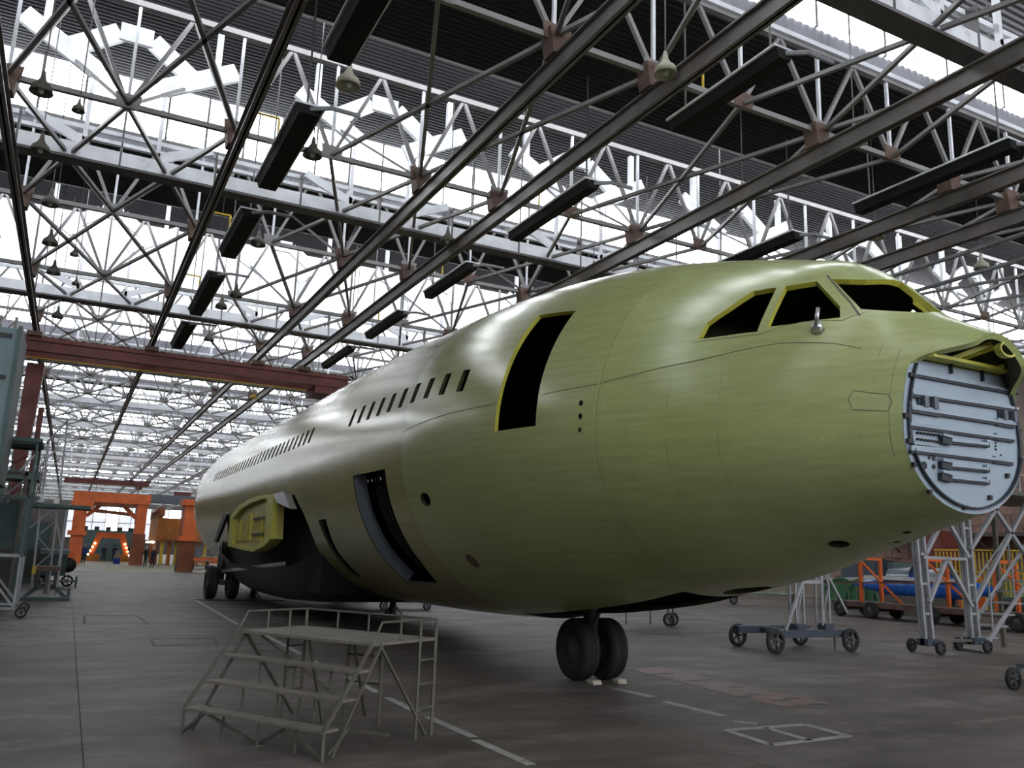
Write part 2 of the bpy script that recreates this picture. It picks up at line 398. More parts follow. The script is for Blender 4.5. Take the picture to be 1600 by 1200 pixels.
TR = [(3.0,'left',[(8.6,12.5),(14.4,18.2),(20,23.4),(25.4,30.2),(32,36),(38,42)]),(9.15,'middle',[(8.75,11.5),(14.3,18.0),(20.5,23.8),(26.1,29.8),(32,36)]),(15.0,'right',[(8.7,12.3),(14.1,17.2),(20,24)])]
for x, lab, spans in TR:      # dark heater troughs
    for n, (ya, yb) in enumerate(spans):
        t = root('heater_trough', f'long black ceiling trough, {ORD[n]} from the camera in the {lab} row of troughs', 'ceiling heater', (x,(ya+yb)/2,9.9), 'black troughs hung along the roof')
        hw = .19 if x < 5 else .12
        MB().prism([(x-hw,9.8),(x+hw,9.8),(x+hw+.06,9.98),(x-hw-.06,9.98)],'y',ya,yb).build('trough','black_matte',t)
        B((x-hw-.1,ya,9.98),(x+hw+.1,yb,10.02)).build('cover','white_steel',t)
        for yy in (ya+.3, yb-.3): MB().tube((x,yy,10.02),(x,yy,zdeck(yy)),.02,6).build('hanger','dark_steel',t)
        MB().pipe([(x,ya,9.9),(x+.35,ya-.15,9.95),(x+.9,ya-.15,9.95)],.04).build('burner_pipe','ladder_grey',t)
for x, z, ya, yb, lab in [(8.6,10.55,5,40,'long yellow gas pipe under the roof above the passenger door'),(2.35,10.75,4,40,'long yellow gas pipe beside the second crane rail'),(19.2,10.5,5,40,'yellow gas pipe under the roof on the far right')]:
    t = root('gas_pipe', lab, 'pipe', (x,ya,z))
    MB().tube((x,ya,z),(x,yb,z),.035,8).build('pipe','yellow',t)
    for y in rows[2:6]: MB().pipe([(x,y,z),(x+.5,y,z),(x+.5,y,z-.55)],.025).build('branch','yellow',t)
for x, z, lab in [(19.0,9.75,'upper galvanised pipe running past the cockpit roof'),(20.2,9.6,'lower galvanised pipe running past the cockpit roof')]:
    t = root('conduit_pipe', lab, 'pipe', (x,4,z), 'galvanised pipes right of the cockpit'); MB().tube((x,4,z),(x,60,z),.06,8).build('pipe','ladder_grey',t)
# ------------------------------------------------------------------ bell lamps
lamp0 = None
LP = [(-1.48,18.73,1),(-1.35,21.76,1),(-1.4,24.81,1),(-1.35,27.61,1),(-.81,25.45,.6),(-.75,28.46,.6),(-1.4,16.07,1),(-.8,16.46,.6),(3.45,15.96,1),(3.6,28.53,1),(3.32,13.04,1.1),(7.75,9.99,1),(12.2,10.02,1),(12.17,12.99,1),(3.8,26.9,1),(3.5,21.78,1),(7.69,18.9,1),(3.9,33.5,1),(-1.3,33.2,1),(12.2,19,1),(16.4,13,1),(20.4,13,1)]
LN = ['bell lamp over the aisle in front of the first bright strip','bell lamp on the left, just below the white girder','bell lamp before the dark deck left of the white panel','bell lamp lowest before the white panel on the left','small bell lamp beside the left lamps, upper one','small bell lamp beside the left lamps, lower one','bell lamp nearest the camera at the upper left','small bell lamp against the first bright strip','bell lamp beside the first black trough','bell lamp before the white panel beside the third trough','large bell lamp at the top near the first black trough','bell lamp at the top beside the yellow pipe','cream bell lamp on the dark deck at the upper right','cream bell lamp above the cockpit roof','bell lamp before the white panel right of the second rail','bell lamp under the white girder beside the second trough','bell lamp between the third and fourth rails','far bell lamp below the white panel beside the trough','far bell lamp at the left below the white panel','bell lamp far behind the cockpit roof','bell lamp right of the cockpit under the pipes','rightmost bell lamp under the roof']
for (x, y, s), lab in zip(LP, LN):
    t = root('bell_lamp', lab, 'ceiling lamp', (x,y,9.75), 'bell lamps under the roof')
    MB().lathe([(.0,.42*s),(.03*s,.42*s),(.05*s,.28*s),(.09*s,.2*s),(.17*s,.12*s),(.2*s,0),(.185*s,0),(.1*s,.12*s),(0,.14*s)],(x,y,9.75),n=14).build('shade','lamp_cream' if y < 14 or s > 1 else 'stand_steel',t,True)
    MB().tube((x,y,9.75+.4*s),(x,y,zdeck(y)),.012,6).build('stem','dark_steel',t)
    MB().lathe([(0,-.06*s),(.05*s,-.03*s),(.06*s,.03*s),(.03*s,.1*s)],(x,y,9.78),n=8).build('bulb','white_paint',t,True)
# ------------------------------------------------------------------ walls
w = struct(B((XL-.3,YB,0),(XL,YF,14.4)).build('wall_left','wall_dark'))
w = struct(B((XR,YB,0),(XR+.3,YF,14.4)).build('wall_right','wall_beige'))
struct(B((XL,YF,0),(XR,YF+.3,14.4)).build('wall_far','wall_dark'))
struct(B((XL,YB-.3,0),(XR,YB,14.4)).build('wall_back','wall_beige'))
def wall_window(n, x0, x1, z0, z1, y, nx, nz, face=1):
    wn = bpy.data.objects.new('window_%d' % n, None); COL.objects.link(wn); wn.location = (x0,y,z0); OFF[wn.name] = (x0,y,z0); wn['kind'] = 'structure'
    dx, dz = (x1-x0)/nx, (z1-z0)/nz
    for i in range(nx):
        for j in range(nz): B((x0+i*dx+.08,y-.05*face,z0+j*dz+.08),(x0+(i+1)*dx-.08,y-.02*face,z0+(j+1)*dz-.08)).build('pane','sky_glass_back' if face < 0 else 'sky_glass' if (i in (3,8)) or (i == 5 and j == 0) else 'milky_glass',wn)
    for i in range(nx+1): B((x0+i*dx-.08,y-.1*face,z0),(x0+i*dx+.08,y,z1)).build('mullion','grey_steel',wn)
    for j in range(nz+1): B((x0,y-.11*face,z0+j*dz-.06),(x1,y,z0+j*dz+.06)).build('transom','grey_steel',wn)
wall_window(60, -.8, 24, 2.9, 9.6, YF, 10, 2)
wall_window(61, -12, 44, 6.5, 12.5, YB, 14, 2, -1)  # out of view, put in to light the nose and girder fronts
# brick courses of the right-hand wall where the nose leaves it in view
wr = bpy.data.objects['wall_right']; OFF['wall_right'] = (0,0,0)
bm_ = None; nb = 0
for zc in range(14):
    for yc in range(20):
        y = 18+yc*1.2+(.6 if zc % 2 else 0); z = .2+zc*.62
        if bm_ is None: o = B((XR-.06,-.58,0),(XR,.58,.58)).build('block','brick',wr); bm_ = o.data; o.location = (0,y,z)
        else: inst(bm_, 'block', (0,y,z), wr)
# steel columns of the left aisle edge
for j, y in enumerate([31.5+12*i for i in range(8)]):
    t = root('steel_column', f'dark brown steel column at the left of the aisle, {ORD[j]} from the camera', 'column', (-3.6,y,0), 'columns left of the aisle')
    for dx in (-.3, .3): B((-3.6+dx-.06,y-.2,0),(-3.6+dx+.06,y+.2,11.9)).build('flange','wall_dark',t)
    q = MB()
    for i in range(16):
        s = 1 if i % 2 else -1; q.beam((-3.6-.28*s,y,.2+.72*i),(-3.6+.28*s,y,.92+.72*i),.06)
    q.build('lacing','rust_steel',t)
#==FUSELAGE==
# ------------------------------------------------------------------ fuselage
FX, FZ, FR = 7.9, 3.81, 3.04
fys = np.array([4.9,5.2,5.6,6.0,6.5,7,7.5,8,9,10,11.5,13,15,18,24.,38.,42.,48.,56.,60.])
fzt = np.array([4.233,4.406,4.662,5.08,5.452,5.627,5.779,5.918,6.166,6.36,6.538,6.642,6.72,6.85,6.85,6.85,6.84,6.75,6.45,6.2])
fzb = np.array([2.66,2.54,2.42,2.31,2.16,2.015,1.847,1.709,1.507,1.289,1.065,.907,.824,.779,.769,.769,.95,1.9,3.6,4.3])
def pchip(x, xs, v):
    h = np.diff(xs); d = np.diff(v)/h; m = np.zeros_like(v)
    for i in range(1, len(v)-1):
        if d[i-1]*d[i] > 0:
            w1 = 2*h[i]+h[i-1]; w2 = h[i]+2*h[i-1]; m[i] = (w1+w2)/(w1/d[i-1]+w2/d[i])
    m[0] = d[0]; m[-1] = d[-1]
    i = np.clip(np.searchsorted(xs, x)-1, 0, len(xs)-2); t = (x-xs[i])/h[i]
    return (1+2*t)*(1-t)**2*v[i]+t*(1-t)**2*h[i]*m[i]+t*t*(3-2*t)*v[i+1]+t*t*(t-1)*h[i]*m[i+1]
def fw(y):
    s = np.clip((y-4.15)/9.0, 0, 1); w = FR*(1-(1-s)**2)**.85
    t = np.clip((y-40)/18., 0, 1); return w*(1-.82*t**1.15)
def fzm(y):
    s = np.clip((y-5.35)/8, 0, 1); s = s*s*(3-2*s); t = np.clip((y-40)/18., 0, 1)
    return 3.25+(FZ-3.25)*s+1.5*t
def fsurf(y, th):
    y = np.asarray(y, float); th = np.asarray(th, float)
    a = pchip(y, fys, fzt); b = pchip(y, fys, fzb); m = fzm(y); s = np.sin(th)
    return np.stack([FX+fw(y)*np.cos(th), y, m+np.where(s > 0, (a-m)*s, (m-b)*s)], -1)
def fnorm(y, th):
    e = 1e-3; du = fsurf(np.asarray(y)+e, th)-fsurf(np.asarray(y)-e, th); dv = fsurf(y, np.asarray(th)+e)-fsurf(y, np.asarray(th)-e)
    n = np.cross(du, dv); return n/np.linalg.norm(n, axis=-1, keepdims=True)
def yfront(th):
    s = np.sin(th); t = np.clip((s-np.where(np.cos(th) > 0, .35, .5))/.42, 0, 1); t = t*t*(3-2*t); return 5.35-.42*t
R_ = math.radians
def mir(p): return [(y, 180-t) for y, t in p][::-1]
W1 = [(7.384,152.2),(7.37,150.8),(7.36,148.7),(7.355,146.2),(7.268,143),(7.177,139.6),(7.1,136),(7.02,131.9),(6.957,131.3),(6.905,130.6),(6.84,130),(6.776,129.6),(6.75,135.1),(6.737,140),(6.737,144.6),(6.737,149),(6.892,149.7),(7.05,150.6),(7.216,151.4)]
W2 = [(6.646,147.1),(6.646,143),(6.65,138.8),(6.66,134.2),(6.685,128.7),(6.62,127.7),(6.545,126.4),(6.478,125),(6.413,123.2),(6.322,125.4),(6.225,127.6),(6.141,129.6),(6.063,131.4),(6.051,132.7),(6.038,133.9),(6.025,135.2),(6.012,136.5),(6.154,140.2),(6.309,143.3),(6.465,145.7)]
W3 = [(6.309,119),(6.18,114.4),(6.085,108.4),(6.04,99.2),(6.05,85),(5.58,85),(5.53,96),(5.53,104),(5.636,113),(5.753,121.2),(5.895,127.8),(5.986,125.9),(6.089,123.6),(6.193,121.3)]
W3m = [(6.07,79),(6.2,66),(6.309,61),(5.9,52.5),(5.64,67),(5.56,79)]
D1 = [(9.60,140),(10.43,140),(10.43,180.2),(9.57,178.5),(9.59,167)]
holes = [W1, W2, W3, W3m, mir(W1), mir(W2), D1, mir(D1)]
def win(y): return [(y-.1,159.4),(y+.1,159.4),(y+.11,160.6),(y+.11,165.8),(y+.1,167),(y-.1,167),(y-.11,165.8),(y-.11,160.6)]
WY = [11.54+.609*i for i in range(10)]+[20.45+.53*i for i in range(17)]+[29.45+.53*i for i in range(13)]
for y in WY: holes += [win(y), mir(win(y))]
CARGO = [(14.42,188),(16.35,187.7),(16.35,235),(14.6,235),(14.42,224)]
SLOT = [(18.92,203),(19.58,203),(19.7,219),(19.8,231),(19.55,235),(19.15,234.5),(19.25,219)]
def circ(y, t, ry, rt, n=14): return [(y+ry*math.cos(2*math.pi*i/n), t+rt*math.sin(2*math.pi*i/n)) for i in range(n)]
WING = [(21.34,190),(20.75,199),(20.65,209),(21.0,222),(21.9,233),(24,240),(33,240),(33.3,217),(31.6,195),(28,189),(24.5,187.5),(23.2,191)]
NBAY = [(9.05,256),(13.2,256),(13.2,284),(9.05,284)]
holes += [CARGO, SLOT, circ(12.8,200.6,.2,2.4,8), WING, mir(WING) if False else circ(8.81,172,.035,.9,6), circ(8.8,175.7,.035,.9,6), circ(8.795,179.4,.03,.7,6),
          circ(6.6,253.6,.1,4.4,14), circ(6.0,264.6,.04,2.6,8), circ(6.3,273.5,.04,2.2,8), NBAY, circ(8.55,271,.34,7,18)]
def inpoly(py, pt, poly):
    r = np.zeros(py.shape, bool); n = len(poly)
    for i in range(n):
        (y0, t0), (y1, t1) = poly[i], poly[(i+1) % n]
        c = ((t0 > pt) != (t1 > pt))
        with np.errstate(divide='ignore', invalid='ignore'): r ^= c & (py < (y1-y0)*(pt-t0)/(t1-t0)+y0)
    return r
TS = 3.0*math.pi/180        # metres per degree for the flat pattern
seams = [8.55, 13.55, 20.0, 29.2, 38.8]
ygrid = np.concatenate([np.arange(4.94,10,.1), np.arange(10.0,14,.2), np.arange(14,40,.4), np.arange(40,60.01,.8)])
tgrid = np.linspace(-30, 330, 121)
GY, GT = np.meshgrid(ygrid, tgrid, indexing='ij'); GY = GY.ravel(); GT = GT.ravel()
keep = GY > yfront(np.radians(GT))+.03
def near_poly(py, pt, poly, dist):
    r = np.zeros(py.shape, bool); n = len(poly)
    for i in range(n):
        a = np.array([poly[i][0], poly[i][1]*TS]); b = np.array([poly[(i+1) % n][0], poly[(i+1) % n][1]*TS]); d = b-a; L = d @ d+1e-12
        t = np.clip(((py-a[0])*d[0]+(pt*TS-a[1])*d[1])/L, 0, 1)
        r |= ((py-a[0]-t*d[0])**2+(pt*TS-a[1]-t*d[1])**2) < dist**2
    return r
for h in holes: keep &= ~(inpoly(GY, GT, h) | near_poly(GY, GT, h, .05))
for s_ in seams: keep &= np.abs(GY-s_) > .04
pts = [(float(a), float(b)*TS) for a, b in zip(GY[keep], GT[keep])]; edges = []
def addpoly(p, closed, step=.12):
    idx = []
    n = len(p)
    for i in range(n if closed else n-1):
        a, b = p[i], p[(i+1) % n]; L = math.hypot(b[0]-a[0], (b[1]-a[1])*TS); k = max(1, int(L/step))
        for j in range(k): idx.append(len(pts)); pts.append((a[0]+(b[0]-a[0])*j/k, (a[1]+(b[1]-a[1])*j/k)*TS))
    if not closed: idx.append(len(pts)); pts.append((p[-1][0], p[-1][1]*TS))
    for i in range(len(idx)-1): edges.append((idx[i], idx[i+1]))
    if closed: edges.append((idx[-1], idx[0]))
for h in holes: addpoly(h, True, .15 if len(h) < 8 else .3)
addpoly([(float(yfront(R_(t))), float(t)) for t in tgrid], False, 9)
for s_ in seams: addpoly([(s_, float(t)) for t in tgrid], False, 9)
V2, E2, F2, *_r = delaunay_2d_cdt([Vector(p) for p in pts], edges, [], 0, 1e-5)
V2 = np.array([tuple(v) for v in V2]); vy, vt = V2[:,0], V2[:,1]/TS
tri = np.array([f for f in F2 if len(f) == 3])
cy = vy[tri].mean(1); ct = vt[tri].mean(1)
ok = cy > yfront(np.radians(ct))
for h in holes: ok &= ~inpoly(cy, ct, h)
ok &= np.abs(np.cross(V2[tri[:,1]]-V2[tri[:,0]], V2[tri[:,2]]-V2[tri[:,0]])) > 1e-9
tri = tri[ok]; cy = cy[ok]
th_all = np.radians(vt); P3 = fsurf(np.clip(vy,4.9,60), th_all); N3 = fnorm(np.clip(vy,4.95,59.9), th_all)
fus = root('aircraft_fuselage', 'unpainted wide-body airliner fuselage in yellow-green primer with open nose', 'aircraft', (FX,12.2,0))
fo = np.array(OFF[fus.name])
lims = [4]+seams+[61]
smats = ['skin_nose','skin_forward','skin_mid','skin_mid','skin_mid','skin_mid']
slabs = ['nose skin section around the cockpit','forward skin section with the passenger door','skin section with the cargo door','skin section over the wing root','rear skin section above the main gear','tapering tail skin section']
for si in range(len(lims)-1):
    T = tri[(cy >= lims[si]) & (cy < lims[si+1])]
    used = np.unique(T); remap = -np.ones(len(vy), int); remap[used] = np.arange(len(used)); T = remap[T]
    Po = P3[used]-fo; No = N3[used]; n = len(used)
    # orient outward
    fn = np.cross(Po[T[:,1]]-Po[T[:,0]], Po[T[:,2]]-Po[T[:,0]]); flip = (fn*No[T[:,0]]).sum(1) < 0
    T[flip] = T[flip][:, ::-1]
    SKINT = .065 if si == 0 else .06
    Pi = Po-No*SKINT
    from collections import Counter
    ec = Counter()
    for a, b, c in T.tolist():
        for e in ((a,b),(b,c),(c,a)): ec[e] += 1
    rim = [e for e in ec if (e[1], e[0]) not in ec]
    uy, ut = vy[used], vt[used]
    def at_edge(i, j):   # section joints and the flat-pattern seam need no rim
        for s_ in seams:
            if abs(uy[i]-s_) < 1e-4 and abs(uy[j]-s_) < 1e-4: return True
        for t_ in (-30, 330):
            if abs(ut[i]-t_) < 1e-3 and abs(ut[j]-t_) < 1e-3: return True
        return False
    rim = [e for e in rim if not at_edge(*e)]
    ro = len(Po)*2
    rv = []; rf = []
    for i, j in rim:      # rim with vertices of its own keeps the outer shading smooth
        b0 = ro+len(rv); rv += [Po[i], Po[j], Pi[j], Pi[i]]; rf.append((b0+1, b0, b0+3, b0+2))
    verts = np.concatenate([Po, Pi]+([np.array(rv)] if rv else []))
    faces = [tuple(f) for f in T.tolist()]+[(a+n, c+n, b+n) for a, b, c in T.tolist()]+rf
    me = bpy.data.meshes.new('skin_section'); me.from_pydata(verts.tolist(), [], faces)
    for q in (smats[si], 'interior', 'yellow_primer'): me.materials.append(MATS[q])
    nt_ = len(T)
    def rmat(i, j):
        y, tt = (uy[i]+uy[j])/2, (ut[i]+ut[j])/2
        if y < 5.36 and abs(y-yfront(R_(tt))) < .02: return 0
        return 2 if (y < 7.5 and 50 < tt < 155) or (9.5 < y < 10.5 and tt < 181) else 1
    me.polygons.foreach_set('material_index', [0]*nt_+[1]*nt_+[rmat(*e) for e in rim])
    me.polygons.foreach_set('use_smooth', [True]*(2*nt_)+[False]*len(rf)); me.update()
    nn = np.concatenate([No, -No]+([np.zeros((len(rv),3))] if rv else []))
    me.normals_split_custom_set_from_vertices(nn.tolist())
    o = bpy.data.objects.new('skin_section', me); COL.objects.link(o); o.parent = fus; o['label'] = slabs[si]; OFF[o.name] = tuple(fo)
SK = [c for c in fus.children]
def ring_strip(path, w, off, par, name='lap_joint', m='seam'):
    """thin strip lying on the skin along (y, degrees) points"""
    pts_ = []
    for (a, b) in zip(path[:-1], path[1:]):
        k = max(2, int(math.hypot(b[0]-a[0], (b[1]-a[1])*TS)/.25))
        pts_ += [(a[0]+(b[0]-a[0])*i/k, a[1]+(b[1]-a[1])*i/k) for i in range(k)]
    pts_.append(path[-1]); q = MB(); vs = []; fs = []
    A = np.array(pts_); Pp = fsurf(A[:,0], np.radians(A[:,1])); Np = fnorm(A[:,0], np.radians(A[:,1]))
    tg = np.gradient(Pp, axis=0); sd = np.cross(tg, Np); sd /= np.linalg.norm(sd, axis=1, keepdims=True)
    for i in range(len(A)):
        vs += [Pp[i]+sd[i]*w/2+Np[i]*off, Pp[i]-sd[i]*w/2+Np[i]*off]
        if i: fs.append((2*i-2,2*i-1,2*i+1,2*i))
    return q.add(vs, fs).build(name, m, par, True)
for y, par in [(8.55,SK[0]),(13.55,SK[1]),(20.0,SK[2])]: ring_strip([(y,100),(y,178),(y,250)], .007, .002, par, 'joint_strip', 'seam')
ring_strip([(5.75,146),(6.2,150.5),(7.24,158.6),(8.5,166)], .012, .002, SK[0])
ring_strip([(8.6,166.5),(9.5,169.5)], .012, .002, SK[1]); ring_strip([(10.5,172),(13.5,177)], .012, .002, SK[1])
ring_strip([(13.6,208),(14.3,208)], .010, .002, SK[2])
ring_strip([(5.87,131.5),(6.0,127.5),(6.38,118)], .022, .004, SK[0], 'window_frame_strip', 'stand_steel')
ring_strip([(5.46,164.5),(5.74,164.5),(5.78,168),(5.74,172),(5.46,172),(5.43,168),(5.46,164.5)], .010, .002, SK[0], 'access_panel')
ring_strip([(7.43,153.2),(6.70,150),(5.98,137.5),(5.85,128.5)], .010, .002, SK[0], 'window_sill_joint')
# rivet rows of the nose
q = MB()
def rivets(path, pitch=.045, s=.006):
    for (a, b) in zip(path[:-1], path[1:]):
        k = max(2, int(math.hypot(b[0]-a[0], (b[1]-a[1])*TS)/pitch))
        for i in range(k):
            y, t = a[0]+(b[0]-a[0])*i/k, R_(a[1]+(b[1]-a[1])*i/k); p = fsurf(y, t); n = fnorm(y, t)
            u_ = np.cross(n, (0,0,1.)); u_ /= np.linalg.norm(u_); v_ = np.cross(n, u_); p = p+n*.002
            q.add([p+u_*s, p+v_*s, p-u_*s, p-v_*s], [(0,1,2,3)])
for y in (7.0,7.6,8.1): rivets([(y,160),(y,235)])
for t in (160,172,184,196,208,220): rivets([(5.5,t),(8.5,t)], .09)
rivets([(5.45,140),(5.45,200)]); rivets([(5.6,140),(5.6,150)]); rivets([(8.5,165),(8.5,240)]); rivets([(8.62,165),(8.62,240)])
stuff(q.build('rivet_rows', 'stand_steel', SK[0]))
pl = MB(); c0 = fsurf(12.3, R_(223.6)); n0 = fnorm(12.3, R_(223.6)); u_ = np.cross(n0, (0,1.,0)); u_ /= np.linalg.norm(u_); v_ = np.cross(n0, u_)
pl.add([c0+n0*.006+(u_*math.cos(a)+v_*math.sin(a))*.14 for a in np.linspace(0, 2*math.pi, 20)[:-1]], [tuple(range(19))]); pl.build('round_cover', 'rust_steel', SK[1])
# pitot probe under the side window
pb = fsurf(6.154, R_(144.8)); pn = fnorm(6.154, R_(144.8))
pr = MB(); pr.tube(pb, pb+pn*.1, .07, 12, .045); pb2 = pb+pn*.12
o = pr.build('probe_base', 'silver', fus, True); MB().tube(pb2-np.array([0,0,.02]), pb2+np.array([0.01,-.03,.16]), .022, 10).build('probe_tube', 'silver', o, True)
# interior: cabin floor, cargo liner ribs, cavity walls
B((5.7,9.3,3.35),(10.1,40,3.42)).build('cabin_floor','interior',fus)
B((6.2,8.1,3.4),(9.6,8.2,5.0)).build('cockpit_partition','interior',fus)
for y in (14.75,15.2,15.65,16.1):
    q = MB(); pa = [fsurf(y, R_(t))-fnorm(y, R_(t))*.42 for t in range(188,238,6)]
    for a, b in zip(pa[:-1], pa[1:]): q.beam(a, b, .05, .12)
    q.build('cargo_rib','olive_dark',fus)
# thick lit door reveal of the cargo hatch (rear edge)
q = MB(); vs = []; fs = []
for i, t in enumerate(np.linspace(187.7,235,14)):
    p = fsurf(16.35, R_(t)); n = fnorm(16.35, R_(t)); vs += [p-n*.02+[0,-.012,0], p-n*.24+[0,-.012,0], p-n*.24+np.array([0,-.1,0]), p-n*.2+np.array([0,-.12,0])]
    if i: b_ = 4*i; fs += [(b_-4,b_-3,b_+1,b_),(b_-3,b_-2,b_+2,b_+1),(b_-2,b_-1,b_+3,b_+2)]
q.add(vs, fs).build('cargo_door_reveal','cargo_liner',fus)
# nose gear bay box
B((7.05,9.0,2.3),(8.75,13.3,2.36)).build('bay_roof','bay_dark',fus)
for x in (7.05, 8.7): MB().prism([(9.0,1.75),(13.3,1.2),(13.3,2.36),(9.0,2.36)],'x',x,x+.05).build('bay_wall','bay_dark',fus)
for y in (9.0,13.25): B((7.05,y,1.75 if y < 10 else 1.2),(8.75,y+.05,2.36)).build('bay_end','bay_dark',fus)
# nose gear
def wheel(par, x, y, z, r, w, name='wheel', m='tire', n=28):
    k = r
    prof = [(.0,-w*.30),(k*.45,-w*.30),(k*.52,-w*.42),(k*.62,-w*.5),(k*.84,-w*.5),(k*.95,-w*.42),(k,-w*.25),(k,-w*.12),(k*.982,-w*.11),(k*.982,-w*.06),(k,-w*.05),(k,w*.05),(k*.982,w*.06),(k*.982,w*.11),(k,w*.12),(k,w*.25),(k*.95,w*.42),(k*.84,w*.5),(k*.62,w*.5),(k*.52,w*.42),(k*.45,w*.3),(0,w*.3)]
    o = MB().lathe(prof,(x,y,z),'x',n).build(name,m,par,True)
    MB().lathe([(0,-w*.36),(k*.2,-w*.36),(k*.24,-w*.3),(k*.44,-w*.32),(k*.46,-w*.28)],(x,y,z),'x',16).build('hub','hub',o,True)
    return o
ng = MB().tube((FX,12.2,.5),(FX,12.35,2.3),.12,12).build('nose_gear_leg','hub',fus,True)
MB().tube((7.5,12.2,.49),(8.3,12.2,.49),.06,10).build('axle','hub',ng); MB().beam((FX,12.25,1.1),(FX,10.8,2.1),.1).build('drag_strut','hub',ng)
MB().beam((FX-.1,12.05,.75),(FX-.1,11.85,1.1),.06).build('torque_link','hub',ng)
for x in (7.63, 8.17): wheel(fus, x, 12.2, .49, .49, .33, 'nose_wheel')
for x in (7.68, 8.16): tag(MB().prism([(11.66,0),(11.86,0),(11.85,.06),(11.7,.06)],'x',x-.08,x+.08).build('wheel_chock','lamp_cream',loc=(0,0,0)), 'pale wooden chock under the %s nose wheel' % ('left' if x < 8 else 'right'), 'chock', 'chocks at the nose wheels')
# main gear
for gx, par_ in ((5.4, fus), (10.4, fus)):
    lg = MB().tube((gx,34.8,.6),(gx,34.6,2.0),.16,10).build('main_gear_leg','hub',fus,True)
    MB().beam((gx,34.0,.62),(gx,35.7,.62),.16,.2).build('bogie_beam','hub',lg)
    for yy in (34.2,):
        MB().tube((gx-.5,yy,.61),(gx+.5,yy,.61),.06,8).build('axle','hub',lg)
        for dx in (-.39,.39): wheel(fus, gx+dx, yy, .61, .61, .38, 'main_wheel')
# belly fairing and wing box stub
q = MB()
fp = [(20.9,1.0),(22.2,.62),(26,.48),(31,.48),(33.6,.8),(36.2,2.0),(36.5,2.3)]
secs = []
for y, zb_ in fp:
    wv = 2.55 if 22 < y < 34 else 2.2
    secs.append([(FX-wv*1.06,y,max(zb_+.9,1.35)),(FX-wv*.93,y,zb_+.25),(FX-wv*.75,y,zb_),(FX+wv*.75,y,zb_),(FX+wv*.93,y,zb_+.25),(FX+wv*1.06,y,max(zb_+.9,1.35))])
vs = [p for s in secs for p in s]; fs = []
for i in range(len(secs)-1):
    for j in range(5): fs.append((6*i+j,6*i+j+1,6*i+6+j+1,6*i+6+j))
q.add(vs, fs).build('belly_fairing','olive_dark',fus,True)
for y0, y1 in ((24,31),): MB().beam((5.28,23.4,1.55),(5.28,33.6,1.05),.04,.1).build('fairing_edge','silver',fus)
XW = 4.75
rib = [at_x(u, v, XW)[1:] for u, v in [(357,853),(360,806),(374,790),(390,780),(408,774),(428,772),(424,842),(414,853),(396,862),(374,858)]]
inn = [at_x(u, v, XW)[1:] for u, v in [(363,850),(365,810),(377,795),(392,786),(408,780),(418,779),(414,838),(406,848),(394,856),(374,852)]]
wb = MB().prism([tuple(p) for p in rib],'x',XW+.12,XW+.3).build('wing_box','yellow_rib',fus)
q = MB(); n = len(rib)
vs = [(XW-.02,*p) for p in rib]+[(XW-.02,*p) for p in inn]+[(XW+.14,*p) for p in rib]+[(XW+.14,*p) for p in inn]
fs = []
for i in range(n):
    j = (i+1) % n; fs += [(i,j,n+j,n+i),(n+i,n+j,3*n+j,3*n+i),(i,2*n+i,2*n+j,j)]
q.add(vs, fs).build('flange_frame','yellow_primer',wb)
ys_ = sorted(p[0] for p in inn)
for i in range(9):
    y = ys_[0]+(ys_[-1]-ys_[0])*(i+.7)/9.5; MB().box((XW+.05,y-.05,2.15),(XW+.12,y+.05,2.75+.05*(4-abs(4-i)))).build('rib_stiffener','yellow_primer' if i % 3 == 1 else 'yellow_rib',wb)
for z in (2.3,2.75): MB().box((XW+.04,ys_[0]+.4,z),(XW+.12,ys_[0]+2.2,z+.06)).build('rib_bracket','olive_dark',wb)
p_ = [at_x(u, v, 4.8) for u, v in [(432,772),(448,768),(458,795),(436,785)]]
MB().prism([tuple(a[1:]) for a in p_],'x',4.72,4.9).build('root_fitting','silver',fus)
p_ = [at_x(u, v, 4.7) for u, v in [(354,801),(358,804),(341,847),(337,847)]]
MB().prism([tuple(a[1:]) for a in p_],'x',4.62,4.72).build('spar_arm','black',fus)
B((5.6,20.8,.9),(10.2,36,3.2)).build('wing_bay_shade','black_matte',fus)  # solid black block standing in for the unlit inside of the wing opening
# ------------------------------------------------------------------ nose pressure bulkhead
YBK = 5.345
def bk(u, v): p = at_y(u, v, YBK-.02); return float(p[0]), float(p[2])
prof = []
for t in np.linspace(-215, 35, 60):
    p = fsurf(5.36, R_(t)); prof.append((FX+(p[0]-FX)*.985, p[2]+.004))
prof = [p for p in prof if p[1] < 4.0]
bh = MB().prism(prof,'y',YBK,YBK+.05).build('bulkhead','bulkhead',fus); bh['label'] = 'pale blue-grey pressure bulkhead closing the nose'
q = MB(); inr = [(FX+(x-FX)*.93, 3.3+(z-3.3)*.93) for x, z in prof]; in2 = [(FX+(x-FX)*.915, 3.3+(z-3.3)*.915) for x, z in prof]
for (a, b) in zip(inr[:-1], inr[1:]): q.beam((a[0],YBK-.02,a[1]),(b[0],YBK-.02,b[1]),.04,.018)
q.build('edge_seam','bulkhead_trim',bh)
for u, v in [(1421,583),(1412,648),(1417,689),(1426,727),(1451,771),(1508,796),(1549,780),(1577,745),(1596,673),(1593,612)]:
    x, z = bk(u, v); x = FX+(x-FX)*.965; z = 3.3+(z-3.3)*.975; MB().box((x-.022,YBK-.03,z-.022),(x+.022,YBK,z+.022)).build('edge_clip','black',bh)
